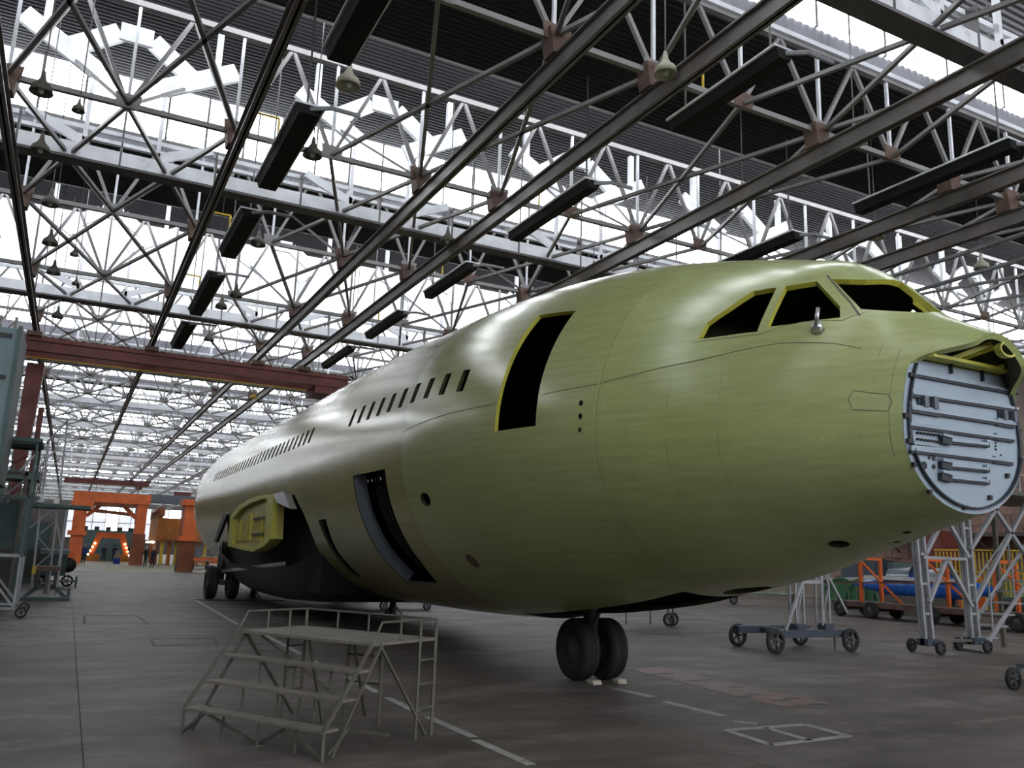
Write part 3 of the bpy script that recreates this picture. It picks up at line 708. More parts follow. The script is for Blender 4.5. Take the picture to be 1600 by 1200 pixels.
def bar(u0, v0, u1, v1, h=.03, name='stiffener', m='bulkhead_trim', d=.03):
    a, b = bk(u0, v0), bk(u1, v1)
    o = MB().beam((a[0],YBK-d/2,a[1]),(b[0],YBK-d/2,b[1]),d,h).build(name, m, bh)
    MB().beam((a[0],YBK-d*.65,a[1]+h*.75),(b[0],YBK-d*.65,b[1]+h*.75),d*1.3,.028).build('ledge','bulkhead',o); return o
for a in [(1428,586,1586,615),(1425,617,1590,642),(1423,641,1586,666),(1421,666,1584,689),(1422,705,1582,724)]: bar(*a)
for a in [(1424,616,1440,619),(1423,640,1468,648),(1422,665,1468,671),(1422,704,1468,708),(1557,661,1584,666),(1555,684,1583,688),(1553,720,1582,724)]: bar(*a, h=.05, name='doubler', d=.032)
for a in [(1469,687,1484,691),(1468,726,1484,730),(1468,744,1484,749)]:
    bar(*a, h=.065, name='handle_bracket', d=.05); u, v = a[2], a[3]; bar(u-2, v, u+58, v+6, h=.028, name='handle_rod', d=.035); bar(u+54, v+4, u+60, v+5, h=.05, name='handle_end', d=.04)
for u0, v0, u1, v1 in [(1434,618,1447,637),(1449,619,1462,640),(1560,641,1570,657),(1575,642,1585,660)]:
    a, b = bk(u0, v0), bk(u1, v1); o = MB().box((a[0],YBK-.02,b[1]),(b[0],YBK-.005,a[1])).build('cutout','bulkhead_trim',bh)
    MB().box((a[0]+(b[0]-a[0])*.45,YBK-.06,b[1]),(b[0],YBK,a[1])).build('angle','cargo_liner',o)
for u, v, s in [(1446,727,.038),(1461,716,.022),(1461,729,.022),(1454,715,.014),(1558,702,.012),(1558,692,.009),(1558,697,.009),(1566,711,.008)]:
    x, z = bk(u, v); MB().lathe([(0,0),(s,0),(s,.01)],(x,YBK-.012,z),'y',14).build('port_hole','black',bh)
for r, v in enumerate((676,686,696)):
    for i in range(7): x, z = bk(1435+5.2*i, v+.7*i); MB().lathe([(0,0),(.012,0),(.012,.03)],(x,YBK-.03,z),'y',6).build('connector','black',bh)
for u0, u1, v in [(1484,1487,560),(1533,1536,572)]:
    a, b = bk(u0, v), bk(u1, v+24); MB().box((a[0],YBK-.04,b[1]),(b[0],YBK,a[1])).build('divider','bulkhead_trim',bh)
# shelf and cavity above the bulkhead
q = MB().prism([(FX-.6,5.2),(FX+.6,5.2),(FX+.95,6.1),(FX-.95,6.1)],'z',3.985,4.02); q.build('shelf','yellow_primer',fus)
B((FX-.9,6.1,3.95),(FX+.9,6.14,4.42)).build('cavity_panel','bulkhead',fus)
for x in (-.42,.05,.45): MB().beam((FX+x,5.9,4.0),(FX+x,5.9,4.5),.06).build('cavity_post','yellow_rib',fus)
MB().beam((FX-.2,5.35,4.02),(FX+.15,5.1,4.2),.05).build('cavity_strut','yellow_primer',fus); MB().beam((FX-.05,5.5,4.02),(FX+.2,5.1,4.17),.04).build('cavity_strut','yellow_primer',fus)
MB().beam((FX+.45,5.2,4.02),(FX+.72,5.3,4.12),.04).build('cavity_strut','yellow_primer',fus)
q = MB()
for i in range(16):
    a, b = 2*math.pi*i/16, 2*math.pi*(i+1)/16; c = (FX+.2,4.99,4.12); q.beam((c[0]+.12*math.cos(a),c[1],c[2]+.07*math.sin(a)),(c[0]+.12*math.cos(b),c[1],c[2]+.07*math.sin(b)),.07,.02)
q.build('ring_bracket','yellow_primer',fus)
#==OBJECTS==
# ------------------------------------------------------------------ step platform in the foreground
FL_ = np.array([1.32,9.81]); e1 = np.array([1.03,-1.61])/1.911; e2 = np.array([1.30,.73])/1.491
def sp(u, d, z): p = FL_+e1*u+e2*d; return (float(p[0]), float(p[1]), z)
st = root('step_platform', 'low grey steel work platform with three steps on the hangar floor', 'work platform', sp(.95,.8,0))
SW, PD0, PD1, PZ = 1.93, .58, 1.6, 1.02
def spbox(u0, u1, d0, d1, z0, z1):
    q = MB(); c = [sp(u0,d0,z0),sp(u1,d0,z0),sp(u1,d1,z0),sp(u0,d1,z0),sp(u0,d0,z1),sp(u1,d0,z1),sp(u1,d1,z1),sp(u0,d1,z1)]
    return q.add(c, [(3,2,1,0),(4,5,6,7),(0,1,5,4),(1,2,6,5),(2,3,7,6),(3,0,4,7)])
spbox(0,SW,PD0,PD1,PZ-.03,PZ).build('platform_board','stand_board',st)
for z, d in [(.27,-.02),(.52,.2),(.77,.40)]:
    tr = spbox(0,SW,d-.02,d+.19,z-.025,z).build('tread','stand_board',st)
    for u in (.5,1.0,1.5): MB().beam(sp(u,d+.08,z-.03),sp(u,d+.08,z-.27 if z < .3 else z-.25),.02).build('tread_prop','stand_steel',tr)
for u in (0, SW):
    MB().beam(sp(u,-.02,.27),sp(u,PD0,PZ),.03).build('stringer','stand_steel',st)
    MB().beam(sp(u,-.02,.0),sp(u,-.02,.27),.03).build('leg','stand_steel',st)
    MB().beam(sp(u,.1,.02),sp(u,PD0+.12,PZ-.03),.028).build('inner_stringer','stand_steel',st)
    MB().beam(sp(u,PD1,0),sp(u,PD1,PZ+.2),.03).build('leg','stand_steel',st)
    MB().beam(sp(u,PD1-.27,0),sp(u,PD1-.27,PZ+.19),.025).build('rung_post','stand_steel',st)
    for z in (.3,.55,.8): MB().beam(sp(u,PD1,z),sp(u,PD1-.27,z),.022).build('rung','stand_steel',st)
    MB().beam(sp(u,PD0+.1,PZ-.02),sp(u,PD1-.1,.02),.026).build('brace','stand_steel',st)
    MB().beam(sp(u,.05,.05),sp(u,.3,.25),.025).build('foot_brace','stand_steel',st)
    MB().pipe([sp(u,PD0,PZ),sp(u,PD0+.12,PZ+.2),sp(u,PD1,PZ+.2)],.012).build('side_rail','stand_steel',st)
    MB().beam(sp(u,PD0+.42,PZ),sp(u,PD0+.42,PZ+.2),.018).build('rail_post','stand_steel',st)
MB().tube(sp(0,PD1,PZ+.2),sp(SW,PD1,PZ+.2),.012).build('back_rail','stand_steel',st)
for u in (.5,.97,1.45): MB().beam(sp(u,PD1,PZ),sp(u,PD1,PZ+.2),.018).build('rail_post','stand_steel',st)
for a, b in [((.35,-.02,.24),(.97,.1,.01)),((1.45,-.02,.24),(.97,.1,.01)),((1.45,-.02,.24),(SW,-.02,.02)),((.3,-.02,.24),(0,-.02,.02)),((.25,PD0+.1,.98),(.9,PD1,.1)),((1.6,PD0+.1,.98),(1.0,PD1,.1)),((.97,PD0+.1,.98),(.97,1.0,.02)),((0,.2,.25),(SW,.9,.1))]: MB().beam(sp(*a),sp(*b),.026).build('cross_brace','stand_steel',st)
for u in (.7,1.2): MB().beam(sp(u,PD1,0),sp(u,PD1,PZ),.028).build('rear_post','stand_steel',st)
for z in (.45,.75): MB().beam(sp(.7,PD1,z),sp(1.2,PD1,z),.025).build('rear_rung','stand_steel',st)
MB().lathe([(0,.02),(.06,.015),(.07,0)],sp(.97,.1,0),n=12).build('foot_pad','stand_steel',st)
# ------------------------------------------------------------------ small wheel helper for carts
def caster(par, x, y, r, w=.07, spokes=True, name='caster', axis='y'):
    k = MB().lathe([(r*.68,-w*.5),(r*.95,-w*.5),(r,-w*.3),(r,w*.3),(r*.95,w*.5),(r*.68,w*.5),(r*.68,-w*.5)],(x,y,r),axis,20).build(name,'tire',par,True)
    q = MB()
    for i in range(5):
        a = 2*math.pi*i/5; d = (math.cos(a)*r*.75, math.sin(a)*r*.75); e = (x+d[0],y,r+d[1]) if axis == 'y' else (x,y+d[0],r+d[1])
        q.beam((x,y,r), e, .05, w*.6)
    q.build('spokes','hub',k); return k
# wheeled lattice trestle behind the nose
t = root('wheeled_trestle', 'wheeled trestle with pale lattice legs on a dark blue beam', 'trestle', (15.6,14.8,0))
B((14.35,14.7,.33),(16.9,14.9,.5)).build('base_beam','trestle_blue',t)
B((14.45,15.9,.33),(16.8,16.05,.5)).build('base_beam','trestle_blue',t)
for x in (15.2,16.1): B((x-.06,14.9,.36),(x+.06,15.9,.48)).build('side_beam','trestle_blue',t)
for x, y in ((14.36,14.62),(16.75,14.62),(14.6,16.1),(16.65,16.1)): caster(t, x, y, .27)
for x in (14.72,16.42): MB().tube((x,14.8,.02),(x,14.8,.4),.03,8).build('jack_leg','stand_steel',t)
for x in (15.1,16.0): B((x,14.68,.5),(x+.28,14.92,.64)).build('post_shoe','trestle_blue',t)
for x0 in (15.12,15.95):
    for dx in (0,.24):
        for y in (14.72,14.9): MB().beam((x0+dx,y,.6),(x0+dx,y,3.9),.045).build('lattice_leg','ladder_grey',t)
    for i in range(4): MB().beam((x0+(.24 if i % 2 else 0),14.72,.7+.8*i),(x0+(0 if i % 2 else .24),14.72,1.5+.8*i),.03).build('lacing','ladder_grey',t)
B((15.3,14.7,1.55),(16.0,14.76,1.63)).build('cross_bar','ladder_grey',t)
MB().beam((14.75,14.7,.5),(15.4,14.7,1.72),.06).build('stay','ladder_grey',t); MB().beam((16.2,14.7,1.7),(16.75,14.7,.9),.05).build('stay','ladder_grey',t)
B((14.9,14.5,3.9),(16.6,16.2,3.98)).build('deck_plate','stand_board',t)
t = root('work_stand', 'dark wheeled work stand standing behind the nose gear', 'stand', (16.3,22,0))
B((15.2,21.5,1.15),(17.6,23.2,1.25)).build('deck','stand_steel',t)
for x, y in ((15.77,22.4),(16.55,22.2)): MB().tube((x,y,0),(x,y,1.15),.025,8).build('prop','stand_steel',t)
for x, y in ((16.8,21.6),(17.1,21.75)):
    caster(t, x, y, .2, .08); MB().beam((x,y,.2),(x,y+.05,1.15),.05).build('leg','stand_steel',t)
# mobile scaffold tower with stair at the right
t = root('scaffold_tower', 'grey tubular scaffold tower on casters right of the nose', 'scaffold', (19.3,13.8,0))
for x in (18.32,20.05):
    for dx, dy in ((0,0),(.26,0),(0,.1),(.26,.1)):
        lean = -.04 if x < 19 else -.02
        MB().beam((x+dx,13.8+dy,.28),(x+dx+lean*4,13.8+dy,4.3),.07).build('post','ladder_grey',t)
    for dy in (0,.1): B((x-.06,13.7+dy,.2),(x+.34,13.9+dy,.36)).build('shoe','trestle_blue',t)
    for z in (.9,1.6,2.3,3.0): B((x,13.78,z),(x+.26,13.82,z+.06)).build('web_plate','ladder_grey',t)
for x, y in ((18.6,13.62),(20.35,13.62),(18.6,14.4),(20.35,14.4)): caster(t, x, y, .16, .07)
for x in (18.5,20.2): MB().beam((x,13.7,.3),(x+.1,13.62,.16),.09).build('fork','trestle_blue',t)
B((18.4,13.76,.27),(20.1,13.84,.33)).build('base_bar','stand_steel',t)
B((18.4,13.76,2.22),(20.0,13.84,2.29)).build('cross_bar','ladder_grey',t)
for a, b in [((19.25,2.24),(18.5,1.2)),((19.25,2.24),(20.1,1.1)),((18.5,2.35),(19.3,3.3)),((20.1,2.3),(19.3,3.3)),((20.2,2.5),(21.7,3.9)),((20.2,1.2),(22.8,3.9)),((22.4,2.5),(21.0,3.9)),((18.6,3.2),(20.1,4.0))]: MB().beam((a[0],13.78,a[1]),(b[0],13.78,b[1]),.09).build('diagonal','ladder_grey',t)
B((18.2,13.5,3.95),(25.5,16.0,4.05)).build('work_deck','stand_steel',t)
for z in (4.5,5.0): B((20.0,13.6,z),(25.5,13.64,z+.04)).build('guard_rail','ladder_grey',t)
for x in np.arange(20.0,25.6,1.1): B((x-.03,13.6,4.05),(x+.03,13.66,5.0)).build('guard_post','ladder_grey',t)
for x in (22.6,25.3): B((x-.05,14.6,0),(x+.05,14.7,3.95)).build('deck_leg','stand_steel',t)
sr = root('access_stair', 'narrow pale metal stair beside the scaffold tower', 'stair', (21.3,14,0))
sx = [20.45,20.86,21.27,21.62,22.0,22.33,22.68,23.0,23.35,23.7,24.05,24.4,24.75]
for i, x in enumerate(sx[:11]):
    z = .02+.285*i; B((x-.12,13.9,z),(x+.38,14.55,z+.04)).build('tread','ladder_grey',sr)
for y in (13.88,14.56):
    MB().beam((20.5,y,0),(24.1,y,3.0),.05,.1).build('stringer','ladder_grey',sr)
    for k in range(4): MB().beam((21.0+k,y,.4+.8*k),(21.0+k,y,1.35+.8*k),.035).build('rail_post','ladder_grey',sr)
    MB().tube((21.0,y,1.35),(24.0,y,3.8),.025).build('handrail','ladder_grey',sr)
t = root('tow_cart', 'wheeled cart cut off by the right edge of the picture', 'cart', (15.2,9.4,0))
caster(t, 14.52, 9.3, .19, .07); caster(t, 16.6, 8.7, .19, .07); caster(t, 15.4, 8.1, .19); caster(t, 16.6, 7.6, .19)
MB().prism([(14.7,9.35),(15.3,7.9),(17.2,7.4),(17.2,9.0)],'z',.36,.42).build('deck','trestle_blue',t)
for x, y in ((14.52,9.3),(16.6,8.7),(15.4,8.1),(16.6,7.6)): MB().beam((x,y,.19),(x+.2,y,.37),.06).build('fork','trestle_blue',t)
# ------------------------------------------------------------------ right background
t = root('parts_trolley', 'long orange trolley with rust-brown deck and upright posts', 'trolley', (29.5,22.5,0))
B((29.0,17.2,.42),(30.4,26.2,.62)).build('deck','rust_steel',t)
for y in (25.7,24.2,21.5,18.2):
    for x in (28.95,30.45): wheel(t, x, y, .33, .33, .22, n=18)
    MB().tube((28.9,y,.33),(30.5,y,.33),.06).build('axle','rust_steel',t)
for y in (24.75,21.7,19.0):
    for x in (29.1,30.3): B((x-.06,y-.06,.62),(x+.06,y+.06,2.35)).build('post','orange',t)
    MB().beam((29.1,y,2.3),(29.1,y-1.9,.65),.07).build('stay','orange',t)
    B((29.05,y-.05,2.3),(30.35,y+.05,2.4)).build('cross_bar','orange',t)
MB().beam((29.3,20.5,1.55),(29.3,26,1.35),.5,.06).build('panel','orange_brown',t)
t = root('blue_aircraft', 'small blue and white aircraft body with open canopy behind the trolley', 'aircraft', (33,25,0))
q = MB(); n = 14; sec = [(21.5,.12,.18),(22.3,.35,.4),(23.4,.48,.62),(24.8,.5,.72),(26.2,.45,.6),(27.6,.25,.3),(28.4,.08,.1)]
vs = []; fs = []
for y, wx, hz in sec:
    for i in range(n): a = 2*math.pi*i/n; vs.append((33+wx*math.cos(a), y, 1.25+hz*math.sin(a)*.75))
for j in range(len(sec)-1):
    for i in range(n): fs.append((j*n+i, j*n+(i+1) % n, (j+1)*n+(i+1) % n, (j+1)*n+i))
q.add(vs, fs); bo = q.build('body','blue',t,True)
B((32.42,22.8,1.5),(32.7,27.4,1.66)).build('stripe','white_paint',bo)
for y0, y1 in ((23.6,24.6),(25.2,26.4)):
    q = MB(); m_ = 8; vs = []; fs = []
    for i in range(m_+1):
        a = math.pi*i/m_; vs += [(33+.4*math.cos(a),y0,1.6+.55*math.sin(a)),(33+.36*math.cos(a),y1,1.6+.4*math.sin(a))]
        if i: fs.append((2*i-2,2*i-1,2*i+1,2*i))
    q.add(vs, fs).build('canopy','canopy',t,True)
for x in (32.7,33.3): B((x-.1,23.5,0),(x+.1,26.5,.85)).build('cradle','stand_steel',t)
MB().prism([(32.9,1.0),(33.1,1.0),(33.05,1.12),(32.95,1.12)],'y',22,22.4).build('nose_cap','white_paint',t)
for j, (y0, y1) in enumerate([(27.6,29.6),(29.0,31.6)]):
    t = root('assembly_jig', ['arched green jig frame nearer the orange post','arched green jig frame farther behind the trestle'][j], 'jig', (34,(y0+y1)/2,0), 'green arched jigs')
    X_ = 33.6+.6*j; m_ = 12
    arc = [(X_, y0+(y1-y0)*i/m_, .45+1.0*math.sin(math.pi*i/m_)**.7) for i in range(m_+1)]
    q = MB()
    for a, b in zip(arc[:-1], arc[1:]): q.beam(a, b, .1)
    q.build('arch','green',t)
    MB().prism([p[1:] for p in arc],'x',X_+.02,X_+.06).build('web','green',t)
    for y in np.linspace(y0+.3,y1-.3,4): B((X_-.04,y-.03,.45),(X_+.02,y+.03,1.2)).build('rib','green_light',t)
    B((X_-.2,y0,.35),(X_+.2,y1,.45)).build('base','green_light',t)
    for y in (y0+.1,y1-.1): B((X_-.06,y-.06,0),(X_+.06,y+.06,.4)).build('leg','green_light',t)
t = root('wing_panel', 'white wing panel lying on stands behind the green jigs', 'wing', (36,30,0))
MB().prism([(27.5,1.42),(33.5,1.3),(33.5,1.36),(30,1.55),(27.5,1.6)],'x',35.6,37.4).build('panel','white_paint',t)
for y in (28.2,32.8): B((36,y,0),(36.2,y+.2,1.32)).build('stand','stand_steel',t)
t = root('lattice_cart', 'long low green lattice cart with small wheels under the belly', 'cart', (30,33,0))
for z in (.55,1.15): B((24.5,32.95,z),(34.2,33.05,z+.07)).build('rail','green_light',t)
for i in range(9): MB().beam((24.6+1.05*i,33,.6),(25.1+1.05*i+(.5 if i % 2 else -.1),33,1.15),.05).build('lacing','green_light',t)
for x in (25.2,29.6,33.6): caster(t, x, 32.9, .26, .1); B((x-.04,32.96,.3),(x+.04,33.04,.6)).build('leg','green_light',t)
def cabinet(lab, cat, y0, y1, x0, x1, z, m, doors=2, name='storage_cabinet'):
    t = root(name, lab, cat, ((x0+x1)/2,(y0+y1)/2,0))
    B((x0,y0,0),(x1,y1,z)).build('body',m,t); d = (y1-y0)/doors
    for i in range(doors):
        o = B((x0-.03,y0+i*d+.04,.1),(x0,y0+(i+1)*d-.04,z-.08)).build('door',m,t); B((x0-.06,y0+i*d+.12,z*.5),(x0-.03,y0+i*d+.16,z*.62)).build('handle','hub',o)
cabinet('teal storage cabinet against the right wall','cabinet',33.0,35.6,43.5,44.5,2.4,'teal',3)
cabinet('dark blue tarpaulin-clad crate behind the orange post','crate',35.0,37.6,42.5,44.0,2.5,'trestle_blue',2,'tall_crate')
cabinet('large brick-red equipment box on the right','equipment box',30.6,32.4,42.5,44.1,4.15,'red_steel',1,'equipment_box')
cabinet('bright red-orange container behind the stair','container',28.4,31.2,42.0,43.4,1.75,'orange',2,'red_container')
cabinet('pale green bin row below the yellow barrier','bin',26.6,28.3,42.6,43.8,1.7,'green_light',2,'bin_row')
t = root('yellow_barrier', 'yellow railing barrier standing in front of the brick wall', 'barrier', (41.5,28,0))
for z in (1.0,1.95,3.05): B((41.5,25.0,z),(41.56,30.4,z+.07)).build('rail','yellow',t)
for y in np.arange(25.0,30.5,.22): B((41.5,y,.9 if (int(y*100) % 3) else 0),(41.55,y+.05,3.0)).build('bar','yellow',t)
t = root('wall_gallery', 'dark walkway with thin railings along the brick wall', 'walkway', (45,27,4))
B((44.2,20,3.9),(46,36,4.1)).build('deck','wall_dark',t)
for z in (4.5,5.0): B((44.2,20,z),(44.25,36,z+.05)).build('rail','stand_steel',t)
for y in range(20,37,2): B((44.2,y,4.1),(44.26,y+.06,5.05)).build('post','stand_steel',t); MB().beam((44.3,y,3.9),(46,y,3.0),.08).build('bracket','stand_steel',t)
t = root('tug_vehicle', 'dark tug with a large tyre at the right edge behind the stair', 'vehicle', (32.8,20.5,0))
MB().prism([(18.2,.5),(21.0,.5),(21.0,1.0),(19.9,1.1),(19.6,1.75),(18.2,1.75)],'x',32.2,33.6).build('body','teal_dark',t)
for y in (18.8,20.5):
    for x in (32.15,33.65): wheel(t, x, y, .45, .45, .3, n=20)
# ------------------------------------------------------------------ left side docks
t = root('assembly_dock', 'tall teal panelled assembly dock at the left edge', 'work dock', (-3,24,0))
B((-6.5,22.6,3.2),(-1.62,24.8,6.85)).build('panel_block','teal',t)
for x in (-2.3,-3.3,-4.4): B((x,22.54,3.3),(x+.08,22.6,6.8)).build('stile','ladder_grey',t)
for z in (5.6,6.6): B((-2.1,22.56,z),(-1.75,22.6,z+.1)).build('slot','black',t)
B((-1.64,22.5,3.2),(-1.56,24.8,6.9)).build('edge_board','teal_dark',t)
for y in (22.8,24.6):
    for x in (-6.2,-1.9): B((x-.08,y-.08,0),(x+.08,y+.08,3.2)).build('leg','teal_dark',t)
for a, b in [((-1.9,22.8,.3),(-4.5,22.8,3.1)),((-4.5,22.8,.3),(-1.9,22.8,3.1))]: MB().beam(a, b, .07).build('brace','ladder_grey',t)
t = root('wheeled_scaffold', 'wheeled scaffold base with crossed braces at the left edge', 'scaffold', (-1.6,26.5,0))
for x in (-2.8,-1.0):
    for y in (25.2,27.0): B((x-.03,y-.03,.2),(x+.03,y+.03,1.5)).build('post','ladder_grey',t); B((x-.03,y-.03,1.5),(x+.03,y+.03,4.5)).build('upper_post','teal_dark',t); caster(t, x+.18, y, .14, .08)
for y in (25.2,27.0):
    for z in (.2,1.5,3.0,4.4): B((-2.8,y-.03,z),(-1.0,y+.03,z+.06)).build('ledger','ladder_grey' if z < 2 else 'teal_dark',t)
    for a, b in [((-1.0,.25),(-2.0,1.5)),((-2.8,.25),(-1.8,1.5)),((-1.7,1.5),(-2.5,.3))]: MB().beam((a[0],y,a[1]),(b[0],y,b[1]),.05).build('brace','ladder_grey',t)
B((-2.9,25.1,4.45),(-.9,27.1,4.55)).build('deck','teal_dark',t)
t = root('pedestal_stand', 'squat dark pedestal stand with yellow edge and splayed feet', 'stand', (-.45,33,0))
B((-.85,32.6,.95),(-.1,33.6,1.1)).build('top_plate','rust_steel',t); B((-.92,32.55,.85),(-.8,32.62,1.12)).build('yellow_edge','yellow',t)
for x in (-.8,-.25): B((x,32.7,.35),(x+.1,33.5,.95)).build('side_cheek','olive_dark',t)
B((-.5,32.75,.2),(-.4,33.4,.9)).build('screw','hub',t)
for s in (-1, 1): MB().beam((-.45+.15*s,33,.5),(-.45+.62*s,33,.08),.12).build('foot_strut','teal_dark',t)
B((-1.15,32.5,0),(.3,33.6,.1)).build('base_frame','teal_dark',t); B((.2,32.6,.1),(.3,32.7,.4)).build('tow_eye','teal_dark',t)
t = root('lattice_tower', 'grey lattice access tower with slanted top brace left of the aisle', 'tower', (-.75,36,0))
for x in (-1.05,-.5):
    for y in (35.8,36.4): MB().beam((x+.1,y,0),(x-.05,y,6.4 if x > -1 else 5.6),.06).build('post','ladder_grey',t)
for i in range(9): MB().beam((-1.0 if i % 2 else -.45,35.8,.3+.6*i),(-.45 if i % 2 else -1.0,35.8,.9+.6*i),.035).build('lacing','ladder_grey',t)
MB().beam((-.55,35.8,6.45),(-1.95,35.8,4.3),.06).build('slanted_brace','ladder_grey',t); MB().beam((-.8,35.8,5.3),(-1.6,35.8,4.2),.05).build('slanted_brace','ladder_grey',t)
for i in range(4): MB().beam((-.75-.3*i,35.8,6.1-.46*i),(-.75-.3*i,35.8,5.5-.4*i),.035).build('tie','ladder_grey',t)
B((-1.3,35.5,3.15),(.6,37.2,3.27)).build('platform','teal_dark',t); B((-1.2,35.5,3.3),(-.95,35.7,3.6)).build('lamp_box','white_paint',t); B((-.62,35.5,3.3),(-.45,35.7,3.5)).build('lamp_box','white_paint',t)
B((-.2,35.7,0),(-.1,35.8,3.2)).build('prop','ladder_grey',t); MB().beam((-.15,35.7,1.6),(-.55,35.7,3.1),.04).build('stay','ladder_grey',t)
B((-2.6,35.2,4.1),(-1.2,37.2,4.4)).build('upper_deck','teal_dark',t); MB().beam((-2.5,35.4,2.6),(-1.1,35.4,3.5),.12).build('knee_brace','teal_dark',t)
B((-2.4,35.3,0),(-2.25,35.5,4.1)).build('post','teal_dark',t); B((-1.5,35.3,0),(-1.4,35.4,3.2)).build('post','teal_dark',t)
t = root('red_column', 'dark red steel box column standing behind the left docks', 'column', (-2.2,40,0))
MB().prism([(-2.35,5.0),(-1.9,5.3),(-1.75,9.2),(-2.4,9.2)],'y',39.6,40.4).build('shaft','red_steel',t); B((-2.3,39.7,0),(-1.95,40.3,5.2)).build('shaft','red_steel',t)
B((-1.75,39.9,3.0),(-1.55,40.3,7.4)).build('side_post','red_steel',t); B((-1.75,39.9,0),(-1.55,40.3,3.0)).build('side_post','red_steel',t)
t = root('green_generator', 'green-topped wheeled generator cart beside the aisle', 'cart', (-.3,42,0))
B((-.9,41.4,.5),(.1,43,1.4)).build('body','teal_dark',t); B((-.95,41.3,1.4),(.15,43.1,1.6)).build('lid','teal',t)
MB().lathe([(0,-.05),(.3,-.05),(.32,0),(.3,.2)],(.16,41.6,.95),'y',16).build('drum','black',t,True)
B((-.6,41.3,.25),(.6,41.4,.32)).build('drawbar','teal_dark',t); B((.5,41.28,0),(.58,41.42,.5)).build('prop','teal_dark',t)
for x in (-.7,.2): caster(t, x, 42.6, .25, .1)
def machine(name, lab, x0, x1, y0, y1, z, m):
    t = root(name, lab, 'machine', ((x0+x1)/2,(y0+y1)/2,0))
    B((x0,y0,0),(x1,y1,z*.62)).build('base_block',m,t); B((x0+.2,y0+.3,z*.62),(x1-.15,y1,z)).build('upper_block',m,t)
    for i in range(3): B((x0+.15+i*(x1-x0)/3,y0-.04,.25),(x0-.05+(i+1)*(x1-x0)/3,y0,z*.55)).build('door','olive_dark',t)
    for x in (x0+.1,x1-.1): B((x-.04,y0-.1,0),(x+.04,y0-.02,z+.9)).build('post','stand_steel',t)
    B((x0,y0-.1,z+.8),(x1,y0-.04,z+.88)).build('top_rail','stand_steel',t); MB().beam((x0+.1,y0-.06,.2),(x1-.1,y0-.06,z+.7),.05).build('brace','ladder_grey',t)
machine('tooling_machine','dark teal tooling machine behind the wheeled scaffold',-4.6,-1.2,28.6,31.6,3.0,'teal_dark')
machine('tooling_machine','dark grey tooling machine left of the lattice tower',-5.0,-1.5,37.8,39.2,3.4,'wall_dark')
machine('tooling_machine','dark green tooling machine far along the left side',-4.0,-.6,46,49,2.8,'teal_dark')
# ------------------------------------------------------------------ cranes
def bridge(x0, x1, y, z, lab, s=1.0):
    t = root('bridge_crane', lab, 'crane', ((x0+x1)/2,y,z), 'red bridge cranes under the rails')
    for dy in (0,1.5):
        g = MB().box((x0,y+dy-.08,z),(x1,y+dy+.08,z+.34)); g.box((x0,y+dy-.15,z+.34),(x1,y+dy+.15,z+.5)); g.build('girder','red_steel',t)
        B((x0,y+dy-.1,z-.03),(x1,y+dy+.1,z)).build('stripe','yellow',t) if dy else B((x0,y-.14,z-.04),(x1,y+.14,z)).build('lower_flange','red_steel',t)
    for x in (-2.0,2.0,6.05,7.95):
        if x0-.1 <= x <= x1: B((x-.25,y-.3,z+.5),(x+.25,y+1.8,z+.66)).build('carriage','rust_steel',t)
    B((x1-1.4,y-.1,z-.35),(x1-.7,y+1.6,z-.02)).build('hoist','red_steel',t); MB().tube((x1-1.05,y+.7,z-.35),(x1-1.05,y+.7,z-1.3),.03).build('hook_cable','dark_steel',t)
bridge(-2.4,9.9,34.9,8.82,'dark red bridge crane across the aisle below the white panel')
bridge(-1.2,8.0,112,8.9,'distant red bridge crane above the orange gantry')
t = root('work_light', 'yellow-green lamp cluster hanging by the crane hoist', 'lamp', (9.3,44,8.4)); 
c = at_y(396,622,40.65); OFF[t.name] = tuple(c); t.location = tuple(c); MB().lathe([(0,.2),(.1,.16),(.22,0),(.2,0),(0,.1)],tuple(c),n=10).build('shade','yellow',t); MB().tube((c[0],c[1],c[2]+.15),(c[0],c[1],zdeck(c[1])),.02).build('stem','dark_steel',t)
# ------------------------------------------------------------------ far end: orange gantry and machines
t = root('orange_gantry', 'big orange gantry portal at the far end of the aisle', 'gantry', (3.4,90,0))
B((.2,89,0),(1.3,91,6.0)).build('column','orange',t); B((5.6,89,2.9),(6.5,91,5.8)).build('column','orange',t); B((5.5,89,0),(6.6,91,2.9)).build('column','orange_brown',t)
B((.0,88.8,5.7),(6.7,91.2,6.65)).build('beam','orange',t); B((-.1,88.7,2.6),(1.5,91.3,3.0)).build('collar','orange',t); B((-.1,88.7,5.2),(1.8,91.3,5.75)).build('collar','orange',t)
for a, b in [((1.3,4.4),(2.6,5.7)),((5.6,4.4),(4.3,5.7))]: MB().beam((a[0],90,a[1]),(b[0],90,b[1]),.35).build('knee_brace','orange',t)
B((1.3,88.9,5.4),(5.6,89.1,5.7)).build('fascia','orange_brown',t)
t = root('grey_girder_bridge', 'grey girder running right from the orange gantry', 'girder', (11,92,6)); B((6.7,91.3,6.0),(20,92.2,6.9)).build('girder','cargo_liner',t); B((10,91.3,0),(10.5,92.2,6.0)).build('leg','orange_brown',t); B((19,91.3,0),(19.5,92.2,6.0)).build('leg','orange_brown',t); B((9.0,91.5,6.9),(10.6,92.0,7.3)).build('trolley','red_steel',t)
t = root('orange_press_column', 'tall orange machine column beside the fuselage tail', 'machine', (8.2,70,0))
B((7.6,69.2,0),(8.7,71,2.4)).build('base','orange_brown',t); B((7.75,69.3,2.4),(8.6,70.8,5.0)).build('shaft','orange',t); B((7.5,69,5.0),(8.9,71.2,5.45)).build('head','orange',t); B((7.45,69,2.3),(8.8,71.1,2.65)).build('collar','orange',t)
